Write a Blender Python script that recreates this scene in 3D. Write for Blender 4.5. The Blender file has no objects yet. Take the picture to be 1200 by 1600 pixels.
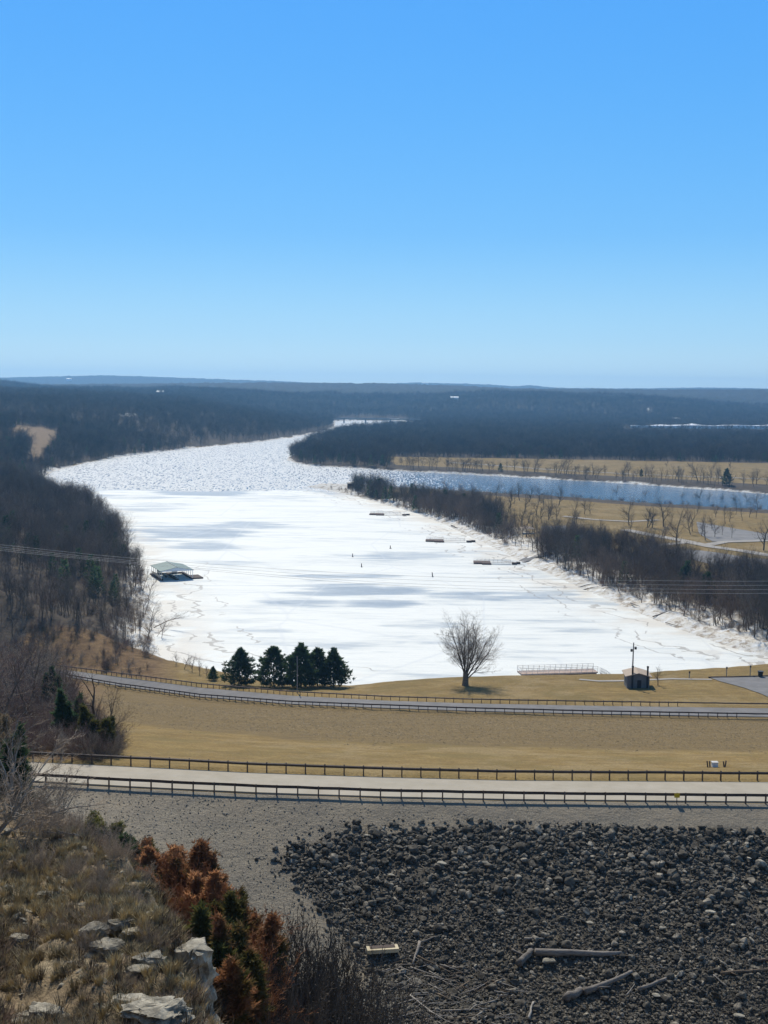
import bpy, bmesh, math, random
import numpy as np
from mathutils import Vector, Matrix
rnd = random.Random(7)
NR = np.random.default_rng(7)
scene = bpy.context.scene
C = scene.collection
F = 1850.0
CAMZ = 74.0
PITCH = math.radians(5.8)
ROLL = math.radians(0.7)
CP, SP, CR, SR = math.cos(PITCH), math.sin(PITCH), math.cos(ROLL), math.sin(ROLL)

# ------------------------------------------------------------ view geometry
def ray(px, py):
    """direction of the photograph's pixel, scaled so that its y component is 1"""
    a, b = (px - 600.0) / F, (800.0 - py) / F
    a, b = a * CR - b * SR, a * SR + b * CR      # roll
    d = (a, CP + b * SP, -SP + b * CP)
    return d[0] / d[1], d[2] / d[1]
def P(px, py, D):
    u, w = ray(px, py)
    return (u * D, D, CAMZ + w * D)
def U(px, py, z):
    u, w = ray(px, py)
    D = (z - CAMZ) / w
    return (u * D, D)

# ------------------------------------------------------------ noise
def _hash(ix, iy, s):
    h = (ix.astype(np.int64) * 374761393 + iy.astype(np.int64) * 668265263 + s * 982451653) & 0x7fffffff
    h = ((h ^ (h >> 13)) * 1274126177) & 0x7fffffff
    return ((h ^ (h >> 16)) & 0xffff) / 65535.0
def vnoise(x, y, s=0):
    x = np.asarray(x, float); y = np.asarray(y, float)
    ix = np.floor(x); iy = np.floor(y); fx = x - ix; fy = y - iy
    fx = fx * fx * (3 - 2 * fx); fy = fy * fy * (3 - 2 * fy)
    a = _hash(ix, iy, s); b = _hash(ix + 1, iy, s); c = _hash(ix, iy + 1, s); d = _hash(ix + 1, iy + 1, s)
    return (a * (1 - fx) + b * fx) * (1 - fy) + (c * (1 - fx) + d * fx) * fy
def fbm(x, y, s=0, o=4):
    t = 0; a = .5; n = 0
    for i in range(o):
        t = t + a * vnoise(x * 2 ** i, y * 2 ** i, s + i * 17); n += a; a *= .5
    return t / n
def sstep(a, b, x):
    t = np.clip((np.asarray(x, float) - a) / (b - a), 0, 1)
    return t * t * (3 - 2 * t)
def inpoly(x, y, poly):
    x = np.asarray(x, float); y = np.asarray(y, float)
    r = np.zeros(x.shape, bool); n = len(poly)
    for i in range(n):
        x1, y1 = poly[i]; x2, y2 = poly[(i + 1) % n]
        if y1 == y2: continue
        c = ((y1 > y) != (y2 > y)) & (x < (x2 - x1) * (y - y1) / (y2 - y1) + x1)
        r ^= c
    return r
def segdist(x, y, poly, closed=True):
    best = np.full(np.shape(x), 1e18)
    n = len(poly)
    for i in range(n if closed else n - 1):
        x1, y1 = poly[i]; x2, y2 = poly[(i + 1) % n]
        dx, dy = x2 - x1, y2 - y1
        t = np.clip(((x - x1) * dx + (y - y1) * dy) / (dx * dx + dy * dy + 1e-9), 0, 1)
        best = np.minimum(best, (x - x1 - t * dx) ** 2 + (y - y1 - t * dy) ** 2)
    return np.sqrt(best)

# ------------------------------------------------------------ shore line, in metres, from where it shows in the picture
Yp = lambda px, y, z=0.0: U(px, y, z)
def Dp(px, D):
    return (ray(px, 1050)[0] * D, D)
SHORE = [Dp(262, 322)] + [Yp(*p) for p in [(250, 1012), (243, 975), (238, 930), (232, 895), (208, 862), (192, 830), (167, 802), (120, 785), (76, 770),
    (62, 752), (80, 738), (130, 724), (200, 712), (300, 700), (400, 691), (460, 683), (505, 674), (524, 667), (524, 658), (560, 656.5), (620, 657.5),
    (655, 661), (655, 668), (600, 672), (540, 675), (500, 684), (467, 698), (453, 710), (448, 719), (480, 727), (600, 734), (700, 740), (800, 745),
    (1000, 757), (1200, 772), (1600, 795), (1600, 824), (1200, 800), (1000, 788), (880, 779), (760, 772), (640, 765), (560, 759), (492, 757.5), (480, 760.5), (505, 764.5),
    (560, 778), (600, 789), (645, 801), (690, 819), (740, 843), (775, 859), (812, 878), (870, 904), (930, 930), (985, 955), (1060, 985), (1130, 1010),
    (1200, 1030), (1290, 1047)]] + [Dp(1320, 300), Dp(1200, 296), Dp(975, 284), Dp(815, 281), Dp(700, 279), Dp(545, 285), Dp(400, 302), Dp(300, 317)]
# centre line of the river: the west bank lies to the left of it
CEN = sorted([(-60, 290)] + [Yp(*p)[::-1][::-1] for p in [(300, 900), (300, 760), (400, 722), (440, 700), (480, 688), (523, 667), (524, 660), (526, 650)]], key=lambda p: p[1])
CEN_D = np.array([p[1] for p in CEN]); CEN_X = np.array([p[0] for p in CEN])
ridgeA = [(-900, 610), (0, 606), (200, 604), (400, 602), (600, 603), (720, 607), (800, 611), (1000, 612.5), (1200, 612.5), (2200, 618)]
ridgeB = [(-900, 590), (0, 592.5), (170, 589), (300, 593), (400, 597), (500, 601), (585, 602), (650, 600), (760, 603), (800, 606), (830, 604.5), (870, 608), (1000, 609.5), (1100, 608), (1200, 609.5), (2200, 615)]
def ridge_tab(tab, D):
    u = []; z = []
    for px, y in tab:
        p = P(px, y, D); u.append(p[0] / D); z.append(p[2])
    return np.array(u), np.array(z)
RA, RB = ridge_tab(ridgeA, 5000.), ridge_tab(ridgeB, 9000.)

# ------------------------------------------------------------ near ground: profiles along lines of sight
def tab(pts):
    """pixel rows with a depth -> u, depth, height"""
    r = [P(px, y, D) for px, y, D in pts]
    return np.array([p[0] / p[1] for p in r]), np.array([p[1] for p in r]), np.array([p[2] for p in r])
T_NR = tab([(-900, 1185, 101), (-300, 1206, 103.4), (27, 1221, 104.3), (200, 1231, 104.7), (400, 1240.5, 105), (600, 1247, 105.7), (800, 1251, 106.5), (1200, 1255, 107.8), (1800, 1261, 110)])
T_FR = tab([(-900, 1150, 109), (-300, 1170, 111.6), (43, 1187, 112.8), (175, 1193, 113), (393, 1204, 113.3), (600, 1211, 114), (797, 1216, 115), (1190, 1218.5, 116.7), (1800, 1224, 119)])
T_LN = tab([(-900, 985, 338), (-300, 1015, 321), (0, 1044, 304), (100, 1058, 293), (187, 1073, 283), (313, 1090, 262), (452, 1101, 245), (572, 1106, 233), (740, 1112, 229), (930, 1116.5, 227.3), (1177, 1121, 228), (1800, 1128, 232)])
T_LF = tab([(-900, 978, 346), (-300, 1006, 329), (0, 1031, 312), (100, 1045, 303), (187, 1056, 291), (313, 1072.5, 271), (452, 1085, 254), (600, 1093, 241.5), (740, 1097.5, 237.5), (930, 1101, 236), (1177, 1104.5, 236.7), (1800, 1112, 241)])
def tq(T, u): return np.interp(u, T[0], T[1]), np.interp(u, T[0], T[2])
PRE = {-900: [(2, 71), (20, 67), (60, 62), (75, 58), (88, 53), (97, 49)],
       -200: [(2, 71), (20, 62), (50, 55), (68, 52.5), (84, 47), (97, 43.5)],
       0:    [(2, 71), (20, 59), (38, 52.4), (68, 49.2), (84, 43), (97, 40)],
       200:  [(2, 71), (18, 58), (36, 53.2), (56, 50.2), (67, 45.2), (92, 36.6)],
       250:  [(2, 71), (18, 58), (35, 53.6), (49, 50.9), (60, 45.8), (90, 35.8)],
       300:  [(2, 71), (18, 58), (34, 53.9), (40, 51.6), (56, 46), (90, 35)],
       345:  [(2, 71), (18, 57), (29, 54.2), (34, 51.5), (52, 46), (88, 33.6)],
       430:  [(2, 70), (16, 57), (28, 51), (38, 48), (52, 42.4), (85, 32.2)],
       560:  [(2, 70), (15, 55), (25, 47), (38, 40), (60, 33), (85, 30.6)],
       1200: [(2, 70), (15, 55), (25, 44), (38, 30), (60, 22.2), (85, 29.8)],
       1800: [(2, 70), (15, 55), (25, 44), (38, 30), (60, 22.2), (85, 29.8)]}
pk = sorted(PRE)
PRE_U = np.array([ray(p, 1100)[0] for p in pk])
PRE_D = np.array([[k[0] for k in PRE[p]] for p in pk], float)
PRE_Z = np.array([[k[1] for k in PRE[p]] for p in pk], float)
EDGE = [(-900, 470, 25), (-300, 390, 20), (0, 350, 14), (100, 333, 9), (187, 322, 4), (262, 312, 1.6), (400, 291, 1.4), (545, 276, 4.5), (620, 272, 7), (700, 271, 8), (815, 274, 8), (975, 276, 8), (1200, 288, 8), (1800, 300, 8)]
EU = np.array([ray(p[0], 1060)[0] for p in EDGE]); ED = np.array([p[1] for p in EDGE], float); EZ = np.array([p[2] for p in EDGE], float)

def near_z(x, D):
    u = x / np.maximum(D, .1)
    kd = [np.interp(u, PRE_U, PRE_D[:, i]) for i in range(6)]
    kz = [np.interp(u, PRE_U, PRE_Z[:, i]) for i in range(6)]
    n, nz = tq(T_NR, u); f, fz = tq(T_FR, u); a, az = tq(T_LN, u); b, bz = tq(T_LF, u)
    e, ez = np.interp(u, EU, ED), np.interp(u, EU, EZ)
    dip = .22
    kd += [n - 1.4, n - .2, n + .4, f - .4, f + .2, f + 1.8, a - 2, a - .2, a + .4, b - .4, b + .2, b + 2, e, e + 30]
    kz += [nz - .35, nz, nz - dip, fz - dip, fz, fz - .3, az - .45, az, az - dip, bz - dip, bz, bz - .3, ez, ez - 6]
    z = np.full(np.shape(D), kz[0][()] if np.ndim(kz[0]) == 0 else 0.0, float)
    z = np.where(D <= kd[0], kz[0], z)
    for i in range(len(kd) - 1):
        t = np.clip((D - kd[i]) / np.maximum(kd[i + 1] - kd[i], .01), 0, 1)
        seg = kz[i] * (1 - t) + kz[i + 1] * t
        z = np.where((D > kd[i]) & (D <= kd[i + 1]), seg, z)
    z = np.where(D > kd[-1], kz[-1], z)
    # relief away from the roads
    quiet = np.minimum(np.abs(D - (n + f) / 2) / 9, np.abs(D - (a + b) / 2) / 10)
    q = sstep(.9, 2.0, quiet)
    z = z + q * ((fbm(x / 9, D / 9, 3) - .5) * 1.1 * sstep(120, 60, D) + (fbm(x / 26, D / 26, 5) - .5) * 1.2)
    lip = sstep(-.08, -.16, u) * sstep(95, 70, D)
    z = z + lip * (np.abs(fbm(x / 5, D / 5, 9) - .5) * 3.0 + (fbm(x / 1.6, D / 1.6, 19) - .5) * .7)
    return z

def shore_sd(x, D):
    d = segdist(x, D, SHORE)
    return np.where(inpoly(x, D, SHORE), -d, d)
def far_z(x, D, sd):
    cx = np.interp(D, CEN_D, CEN_X)
    west = sstep(20, -20, x - cx)
    u = x / D
    l = np.maximum(sd, 0)
    bank = 3.2 * sstep(0, 26, l) * .6 + 1.3 * sstep(0, 7, l)
    hill = 58 * (1 - np.exp(-np.maximum(l - 8, 0) / 270)) * (.75 + .5 * fbm(x / 260, D / 260, 31))
    hill = hill * (1 - .75 * sstep(1500, 2600, D) * sstep(-.17, -.04, u))
    z = bank + west * hill
    z = z + (fbm(x / 60, D / 60, 41) - .5) * 1.4 * sstep(10, 60, l)
    z = z + (fbm(x / 4.5, D / 4.5, 43) - .5) * 2.4 * sstep(.5, 5, l) * sstep(34, 22, l) * (D < 900)
    za = np.interp(u, *RA); zb = np.interp(u, *RB)
    rise = sstep(2700, 5000, D) ** 1.3
    und = (fbm(x / 700, D / 700, 51, 5) - .5)
    zz = rise * za * (1 - .45 * sstep(5000, 6600, D)) + und * 95 * sstep(2700, 3800, D) * sstep(4900, 4000, D)
    zb2 = zb * sstep(6600, 9000, D) * sstep(12500, 9300, D)
    zz = np.maximum(zz, zb2) + und * 10 * sstep(4900, 5600, D)
    z = np.where(D > 2700, np.maximum(z * (1 - rise), 0) + zz, z)
    z = np.where(sd < 0, -np.minimum(.5 + .25 * -sd, 5), z)
    return z
def ground(x, D, sd=None):
    x = np.asarray(x, float); D = np.asarray(D, float)
    if sd is None: sd = shore_sd(x, D)
    e = np.interp(x / np.maximum(D, .1), EU, ED)
    w = sstep(0, 16, D - e)
    zn = near_z(x, D); zf = far_z(x, np.maximum(D, 1), sd)
    z = zn * (1 - w) + zf * w
    return np.where(sd < -1.5, np.minimum(z, -.5), z)
def gz(x, y): return float(ground(np.array([x]), np.array([y]))[0])
def hit(px, py, d0=25., d1=6000.):
    """where the line of sight through a pixel meets the ground"""
    u, w = ray(px, py)
    D = np.geomspace(d0, d1, 2500)
    g = ground(u * D, D) - (CAMZ + w * D)
    k = np.argmax(g > 0) if (g > 0).any() else len(D) - 1
    k = max(k, 1)
    t = g[k - 1] / (g[k - 1] - g[k] + 1e-12)
    d = D[k - 1] + (D[k] - D[k - 1]) * min(max(t, 0), 1)
    return (u * d, d, gz(u * d, d))

# ------------------------------------------------------------ materials
def patchy(nt, b, amount=.8):
    oi = N(nt, 'ShaderNodeObjectInfo'); v = mapping(nt, oi.outputs['Location'], (.018, .010, .02)); f = noise(nt, v, 1., 4, .6)
    c0 = b.inputs['Base Color'].links[0].from_socket
    t = ramp(nt, f, [(.32, (.42, .50, .52)), (.44, (.95, .9, .82)), (.54, (1.45, 1.2, 1.0)), (.66, (.6, .62, .52))])
    nt.links.new(mix(nt, amount, c0, t, 'MULTIPLY'), b.inputs['Base Color'])
def newmat(name):
    m = bpy.data.materials.new(name); m.use_nodes = True
    nt = m.node_tree; b = nt.nodes['Principled BSDF']
    return m, nt, b
def N(nt, t, **k):
    n = nt.nodes.new(t)
    for a, v in k.items(): setattr(n, a, v)
    return n
def setin(n, **k):
    for a, v in k.items(): n.inputs[a.replace('_', ' ')].default_value = v
def noise(nt, vec, scale, detail=4, rough=.55, dist=0.):
    n = N(nt, 'ShaderNodeTexNoise'); n.inputs['Scale'].default_value = scale
    n.inputs['Detail'].default_value = detail; n.inputs['Roughness'].default_value = rough; n.inputs['Distortion'].default_value = dist
    if vec is not None: nt.links.new(vec, n.inputs['Vector'])
    return n.outputs['Fac']
def ramp(nt, fac, stops):
    r = N(nt, 'ShaderNodeValToRGB'); e = r.color_ramp.elements
    while len(e) < len(stops): e.new(.5)
    for i, (p, c) in enumerate(stops):
        e[i].position = p; e[i].color = (*c, 1) if len(c) == 3 else c
    nt.links.new(fac, r.inputs['Fac']); return r.outputs['Color']
def mix(nt, fac, a, b, mode='MIX'):
    n = N(nt, 'ShaderNodeMix', data_type='RGBA', blend_type=mode)
    for s, v in ((0, fac), (6, a), (7, b)):
        if isinstance(v, (int, float)): n.inputs[s].default_value = v
        elif isinstance(v, tuple): n.inputs[s].default_value = (*v, 1) if len(v) == 3 else v
        else: nt.links.new(v, n.inputs[s])
    return n.outputs[2]
def math_(nt, op, a, b=None, c=None):
    n = N(nt, 'ShaderNodeMath', operation=op)
    for i, v in enumerate((a, b, c)):
        if v is None: continue
        if isinstance(v, (int, float)): n.inputs[i].default_value = v
        else: nt.links.new(v, n.inputs[i])
    return n.outputs[0]
def bump(nt, b, h, strength=.5, dist=.1, chain=None):
    n = N(nt, 'ShaderNodeBump'); n.inputs['Strength'].default_value = strength; n.inputs['Distance'].default_value = dist
    nt.links.new(h, n.inputs['Height'])
    if chain is not None: nt.links.new(chain, n.inputs['Normal'])
    if b is not None: nt.links.new(n.outputs[0], b.inputs['Normal'])
    return n.outputs[0]
def objco(nt): return N(nt, 'ShaderNodeTexCoord').outputs['Object']
def geopos(nt): return N(nt, 'ShaderNodeNewGeometry').outputs['Position']
def mapping(nt, vec, scale, rot=(0, 0, 0)):
    n = N(nt, 'ShaderNodeMapping'); n.inputs['Scale'].default_value = scale; n.inputs['Rotation'].default_value = rot
    nt.links.new(vec, n.inputs['Vector']); return n.outputs[0]
def simple(name, c1, c2, scale=3., rough=.85, metal=0., bs=0., bd=.02, vary=0., world=False, detail=5, spec=.3, stretch=None):
    m, nt, b = newmat(name)
    v = geopos(nt) if world else objco(nt)
    if stretch: v = mapping(nt, v, stretch)
    f = noise(nt, v, scale, detail)
    col = ramp(nt, f, [(.3, c1), (.7, c2)])
    if vary:
        oi = N(nt, 'ShaderNodeObjectInfo')
        hs = N(nt, 'ShaderNodeHueSaturation'); hs.inputs['Saturation'].default_value = 1
        val = math_(nt, 'MULTIPLY_ADD', oi.outputs['Random'], 2 * vary, 1 - vary)
        nt.links.new(val, hs.inputs['Value']); nt.links.new(col, hs.inputs['Color']); col = hs.outputs[0]
    nt.links.new(col, b.inputs['Base Color'])
    b.inputs['Roughness'].default_value = rough; b.inputs['Metallic'].default_value = metal
    b.inputs['Specular IOR Level'].default_value = spec
    if bs: bump(nt, b, noise(nt, v, scale * 2.3, 6), bs, bd)
    return m
M = {}
M['bark'] = simple('bark', (.085, .07, .056), (.16, .135, .105), 4, .9, vary=.4)
M['bark_pale'] = simple('bark_pale', (.20, .18, .15), (.34, .31, .27), 5, .9, vary=.2)
M['twig'] = simple('twig', (.095, .074, .058), (.175, .135, .105), 2, .9, vary=.4)
M['twig_far'] = simple('twig_far', (.050, .044, .038), (.105, .086, .068), .5, .95, vary=.45)
M['twig_tan'] = simple('twig_tan', (.24, .185, .13), (.42, .33, .24), 2, .9, vary=.3)
M['twig_red'] = simple('twig_red', (.15, .09, .065), (.26, .16, .12), 2, .9, vary=.3)
M['cedar'] = simple('cedar_foliage', (.028, .058, .024), (.075, .115, .045), 2.5, .8, vary=.25)
M['cedar_olive'] = simple('olive_foliage', (.07, .08, .022), (.17, .15, .045), 1.8, .8, vary=.25)
M['cedar_rust'] = simple('rust_foliage', (.25, .11, .05), (.42, .23, .11), 1.3, .8, vary=.2)
M['cedar_brown'] = simple('brown_foliage', (.11, .085, .05), (.21, .155, .09), 1.3, .8, vary=.3)
for k_ in ('cedar', 'cedar_olive', 'cedar_rust', 'cedar_brown'):
    nt = M[k_].node_tree; bb = nt.nodes['Principled BSDF']; tr = N(nt, 'ShaderNodeBsdfTranslucent'); mx = N(nt, 'ShaderNodeMixShader'); mx.inputs[0].default_value = .35
    hs_ = N(nt, 'ShaderNodeHueSaturation'); hs_.inputs['Value'].default_value = 1.5; nt.links.new(bb.inputs['Base Color'].links[0].from_socket, hs_.inputs['Color']); nt.links.new(hs_.outputs[0], tr.inputs[0])
    nt.links.new(bb.outputs[0], mx.inputs[1]); nt.links.new(tr.outputs[0], mx.inputs[2]); nt.links.new(mx.outputs[0], nt.nodes['Material Output'].inputs['Surface'])
m, nt, b = newmat('mixed_foliage'); v_ = geopos(nt)
cc = mix(nt, ramp(nt, noise(nt, v_, .55, 3), [(.44, (0, 0, 0)), (.58, (1, 1, 1))]), ramp(nt, noise(nt, v_, 3, 3), [(.3, (.24, .10, .045)), (.7, (.40, .21, .10))]), ramp(nt, noise(nt, v_, 3.1, 3), [(.3, (.06, .065, .02)), (.7, (.16, .13, .04))]))
nt.links.new(cc, b.inputs['Base Color']); b.inputs['Roughness'].default_value = .85; b.inputs['Specular IOR Level'].default_value = .2
tr = N(nt, 'ShaderNodeBsdfTranslucent'); mx = N(nt, 'ShaderNodeMixShader'); mx.inputs[0].default_value = .35; nt.links.new(cc, tr.inputs[0]); nt.links.new(b.outputs[0], mx.inputs[1]); nt.links.new(tr.outputs[0], mx.inputs[2]); nt.links.new(mx.outputs[0], nt.nodes['Material Output'].inputs['Surface'])
M['mixed'] = m
M['rust'] = simple('weathered_steel', (.09, .062, .05), (.16, .115, .09), 2.5, .6, .3, vary=.1, spec=.4)
M['rust_pale'] = simple('weathered_steel_pale', (.05, .042, .042), (.09, .075, .07), 2.5, .38, .6, spec=.5)
M['concrete'] = simple('concrete', (.42, .40, .35), (.52, .49, .43), .4, .85, bs=.2, bd=.01, world=True)
M['wood_grey'] = simple('weathered_wood', (.13, .11, .095), (.30, .27, .23), 2.0, .9, bs=.8, bd=.03, vary=.2, stretch=(1, 6, 6))
M['wood_dark'] = simple('dark_wood', (.055, .04, .035), (.11, .08, .065), 2.0, .85, bs=.3, stretch=(1, 4, 4))
M['wood_pole'] = simple('pole_wood', (.24, .21, .18), (.36, .32, .27), 2.0, .85)
M['steel_dark'] = simple('dark_steel', (.03, .03, .032), (.05, .05, .05), 3, .5, .4)
M['white_paint'] = simple('white_paint', (.72, .72, .70), (.82, .82, .8), 3, .5)
M['metal_pale'] = simple('pale_metal', (.45, .43, .40), (.6, .57, .52), 3, .5, .3)
M['roof_green'] = simple('green_roof', (.10, .145, .115), (.14, .185, .15), .6, .45, .2)
M['roof_green_dark'] = M['roof_green']
M['hut_wall'] = simple('hut_wall', (.16, .15, .14), (.21, .195, .18), 1.2, .9, bs=.2)
M['hut_roof'] = simple('hut_roof', (.36, .28, .21), (.45, .36, .27), 1.5, .8)
M['deck_red'] = simple('red_brown_deck', (.07, .042, .034), (.12, .075, .06), 1.2, .8)
M['deck_pink'] = simple('pale_red_deck', (.36, .26, .21), (.50, .38, .31), .8, .8)
M['yellow'] = simple('yellow_paint', (.60, .36, .01), (.72, .46, .02), 5, .5)
M['wire'] = simple('wire_metal', (.50, .47, .42), (.6, .56, .5), 1, .45, .2)
M['black'] = simple('black_rubber', (.015, .015, .016), (.03, .03, .03), 3, .7)
M['bridge'] = simple('bridge_concrete', (.25, .25, .25), (.32, .32, .31), .05, .9, world=True)
M['snow_clump'] = simple('snow_clump', (.75, .76, .78), (.85, .85, .85), 1, .7, bs=.5, bd=.1)
for k_ in ('twig', 'twig_far', 'bark'):
    patchy(M[k_].node_tree, M[k_].node_tree.nodes['Principled BSDF'])
# rocks
def rockmat(name, c1, c2, c3, vary=.35, scale=2.5, bs=.7):
    m, nt, b = newmat(name)
    v = objco(nt)
    oi = N(nt, 'ShaderNodeObjectInfo')
    off = N(nt, 'ShaderNodeVectorMath', operation='ADD'); nt.links.new(v, off.inputs[0])
    cmb = N(nt, 'ShaderNodeCombineXYZ'); s = math_(nt, 'MULTIPLY', oi.outputs['Random'], 40.)
    nt.links.new(s, cmb.inputs[0]); nt.links.new(s, cmb.inputs[1]); nt.links.new(cmb.outputs[0], off.inputs[1])
    v = off.outputs[0]
    col = ramp(nt, noise(nt, v, scale, 6, .65), [(.32, c1), (.5, c2), (.72, c3)])
    hs = N(nt, 'ShaderNodeHueSaturation')
    pw = math_(nt, 'POWER', oi.outputs['Random'], 2.2)
    nt.links.new(math_(nt, 'MULTIPLY_ADD', pw, 2.6 * vary, 1 - vary), hs.inputs['Value']); nt.links.new(col, hs.inputs['Color'])
    nt.links.new(hs.outputs[0], b.inputs['Base Color']); b.inputs['Roughness'].default_value = .9
    b.inputs['Specular IOR Level'].default_value = .2
    bump(nt, b, noise(nt, v, scale * 3, 6, .7), bs, .08)
    return m
M['rock_dark'] = rockmat('riprap_rock', (.055, .049, .040), (.125, .112, .09), (.29, .26, .20), .55)
M['rock_pale'] = rockmat('pale_rock', (.24, .22, .17), (.36, .33, .26), (.48, .45, .37), .2)
M['limestone'] = rockmat('limestone', (.10, .092, .075), (.29, .265, .21), (.56, .51, .40), .2, 1.9, 1.)
M['gravel_bit'] = rockmat('gravel_bit', (.12, .115, .10), (.20, .19, .165), (.32, .30, .26), .3)

# ------------------------------------------------------------ mesh helpers
def tagd(o, label=None, cat=None, group=None, kind=None):
    if label: o['label'] = label
    if cat: o['category'] = cat
    if group: o['group'] = group
    if kind: o['kind'] = kind
    return o
def mesh_np(name, V, Fc, mat=None, smooth=False):
    """V (n,3); Fc list of tuples or (m,k) array"""
    me = bpy.data.meshes.new(name)
    V = np.asarray(V, np.float32)
    if isinstance(Fc, np.ndarray):
        m, k = Fc.shape
        me.vertices.add(len(V)); me.vertices.foreach_set('co', V.ravel())
        me.loops.add(m * k); me.loops.foreach_set('vertex_index', Fc.astype(np.int32).ravel())
        me.polygons.add(m); me.polygons.foreach_set('loop_start', (np.arange(m) * k).astype(np.int32))
        me.update(calc_edges=True)
    else:
        me.from_pydata([tuple(map(float, v)) for v in V], [], Fc)
        me.update()
    if mat is not None:
        for mm in (mat if isinstance(mat, (list, tuple)) else [mat]): me.materials.append(mm)
    if smooth: me.polygons.foreach_set('use_smooth', np.ones(len(me.polygons), bool))
    return me
def link(name, me, parent=None, loc=(0, 0, 0), rz=0., scale=None):
    o = bpy.data.objects.new(name, me); C.objects.link(o)
    o.location = loc; o.rotation_euler = (0, 0, rz)
    if scale is not None: o.scale = scale if isinstance(scale, tuple) else (scale,) * 3
    if parent is not None: o.parent = parent
    return o
class MB:
    """collects shapes of ONE part"""
    def __init__(s): s.v = []; s.f = []
    def box(s, cx, cy, cz, sx, sy, sz, rz=0., tilt=None):
        n = len(s.v); R = Matrix.Rotation(rz, 3, 'Z')
        if tilt is not None: R = tilt
        for a in (-.5, .5):
            for b in (-.5, .5):
                for c in (-.5, .5):
                    p = R @ Vector((a * sx, b * sy, c * sz)); s.v.append((p.x + cx, p.y + cy, p.z + cz))
        for q in ((0, 1, 3, 2), (4, 6, 7, 5), (0, 4, 5, 1), (2, 3, 7, 6), (0, 2, 6, 4), (1, 5, 7, 3)): s.f.append(tuple(n + i for i in q))
        return s
    def tube(s, pts, rad, k=6, cap=True):
        pts = [Vector(p) for p in pts]; n0 = len(s.v)
        if not hasattr(rad, '__len__'): rad = [rad] * len(pts)
        for i, p in enumerate(pts):
            d = (pts[min(i + 1, len(pts) - 1)] - pts[max(i - 1, 0)]).normalized()
            a = d.orthogonal().normalized() if i == 0 else (pa - d * pa.dot(d)).normalized()
            pa = a; b = d.cross(a)
            for j in range(k):
                t = 2 * math.pi * j / k; q = p + (a * math.cos(t) + b * math.sin(t)) * rad[i]; s.v.append(tuple(q))
        for i in range(len(pts) - 1):
            for j in range(k):
                a0 = n0 + i * k + j; b0 = n0 + i * k + (j + 1) % k
                s.f.append((a0, b0, b0 + k, a0 + k))
        if cap:
            s.f.append(tuple(n0 + j for j in range(k - 1, -1, -1)))
            e = n0 + (len(pts) - 1) * k; s.f.append(tuple(e + j for j in range(k)))
        return s
    def poly(s, pts):
        n = len(s.v); s.v += [tuple(p) for p in pts]; s.f.append(tuple(range(n, n + len(pts)))); return s
    def slab(s, pts, t):
        """closed flat-ish polygon, thickened downwards"""
        n = len(s.v); k = len(pts)
        s.v += [tuple(p) for p in pts] + [(p[0], p[1], p[2] - t) for p in pts]
        s.f.append(tuple(range(n, n + k))); s.f.append(tuple(range(n + 2 * k - 1, n + k - 1, -1)))
        for i in range(k):
            j = (i + 1) % k; s.f.append((n + i, n + k + i, n + k + j, n + j))
        return s
    def build(s, name, mat, parent=None, loc=(0, 0, 0), rz=0., smooth=False):
        return link(name, mesh_np(name, s.v, s.f, mat, smooth), parent, loc, rz)
def empty(name, loc, rz=0.):
    o = bpy.data.objects.new(name, None); C.objects.link(o); o.location = loc; o.rotation_euler = (0, 0, rz); o.empty_display_size = .5
    return o
def dup(root, loc, rz=0., sc=1.):
    r = root.copy(); C.objects.link(r); r.location = loc; r.rotation_euler = (0, 0, rz); r.scale = (sc,) * 3 if not isinstance(sc, tuple) else sc
    for ch in list(root.children):
        c = ch.copy(); C.objects.link(c); c.parent = r
        for g in ch.children:
            d = g.copy(); C.objects.link(d); d.parent = c
    return r

# ------------------------------------------------------------ TERRAIN
def deg(a): return math.radians(a)
ang = np.concatenate([np.radians(np.linspace(-70, -27, 60)[:-1]), np.radians(np.linspace(-27, 27, 900)), np.radians(np.linspace(27, 70, 60)[1:])])
rad = np.concatenate([np.linspace(2, 28, 30)[:-1], np.geomspace(28, 130, 230)[:-1], np.geomspace(130, 650, 230)[:-1], np.geomspace(650, 1320, 260)[:-1], np.geomspace(1320, 10300, 290)])
AA, RR = np.meshgrid(np.tan(ang), rad)
X = (AA * RR).ravel(); Y = RR.ravel()
SD = shore_sd(X, Y)
Z = ground(X, Y, SD)
W = lambda pts, z=3.0: [U(p[0], p[1], z) for p in pts]
# far relief of tree tops beyond the reach of single trees
canopy = sstep(3300, 4000, Y)
Z = Z + canopy * (np.maximum(vnoise(X / 16, Y / 24, 71), vnoise(X / 9, Y / 15, 72)) * 11 + vnoise(X / 60, Y / 60, 73) * 5)
def spots(x, y, z):
    c = z - CAMZ; f = y * CP - c * SP; uu = y * SP + c * CP; p_, q_ = x / f, uu / f
    return 600 + F * (p_ * CR + q_ * SR), 800 - F * (-p_ * SR + q_ * CR)
nr, nc = RR.shape
i0 = (np.arange(nr - 1)[:, None] * nc + np.arange(nc - 1)[None, :]).ravel()
quads = np.stack([i0, i0 + 1, i0 + nc + 1, i0 + nc], 1)

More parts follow.
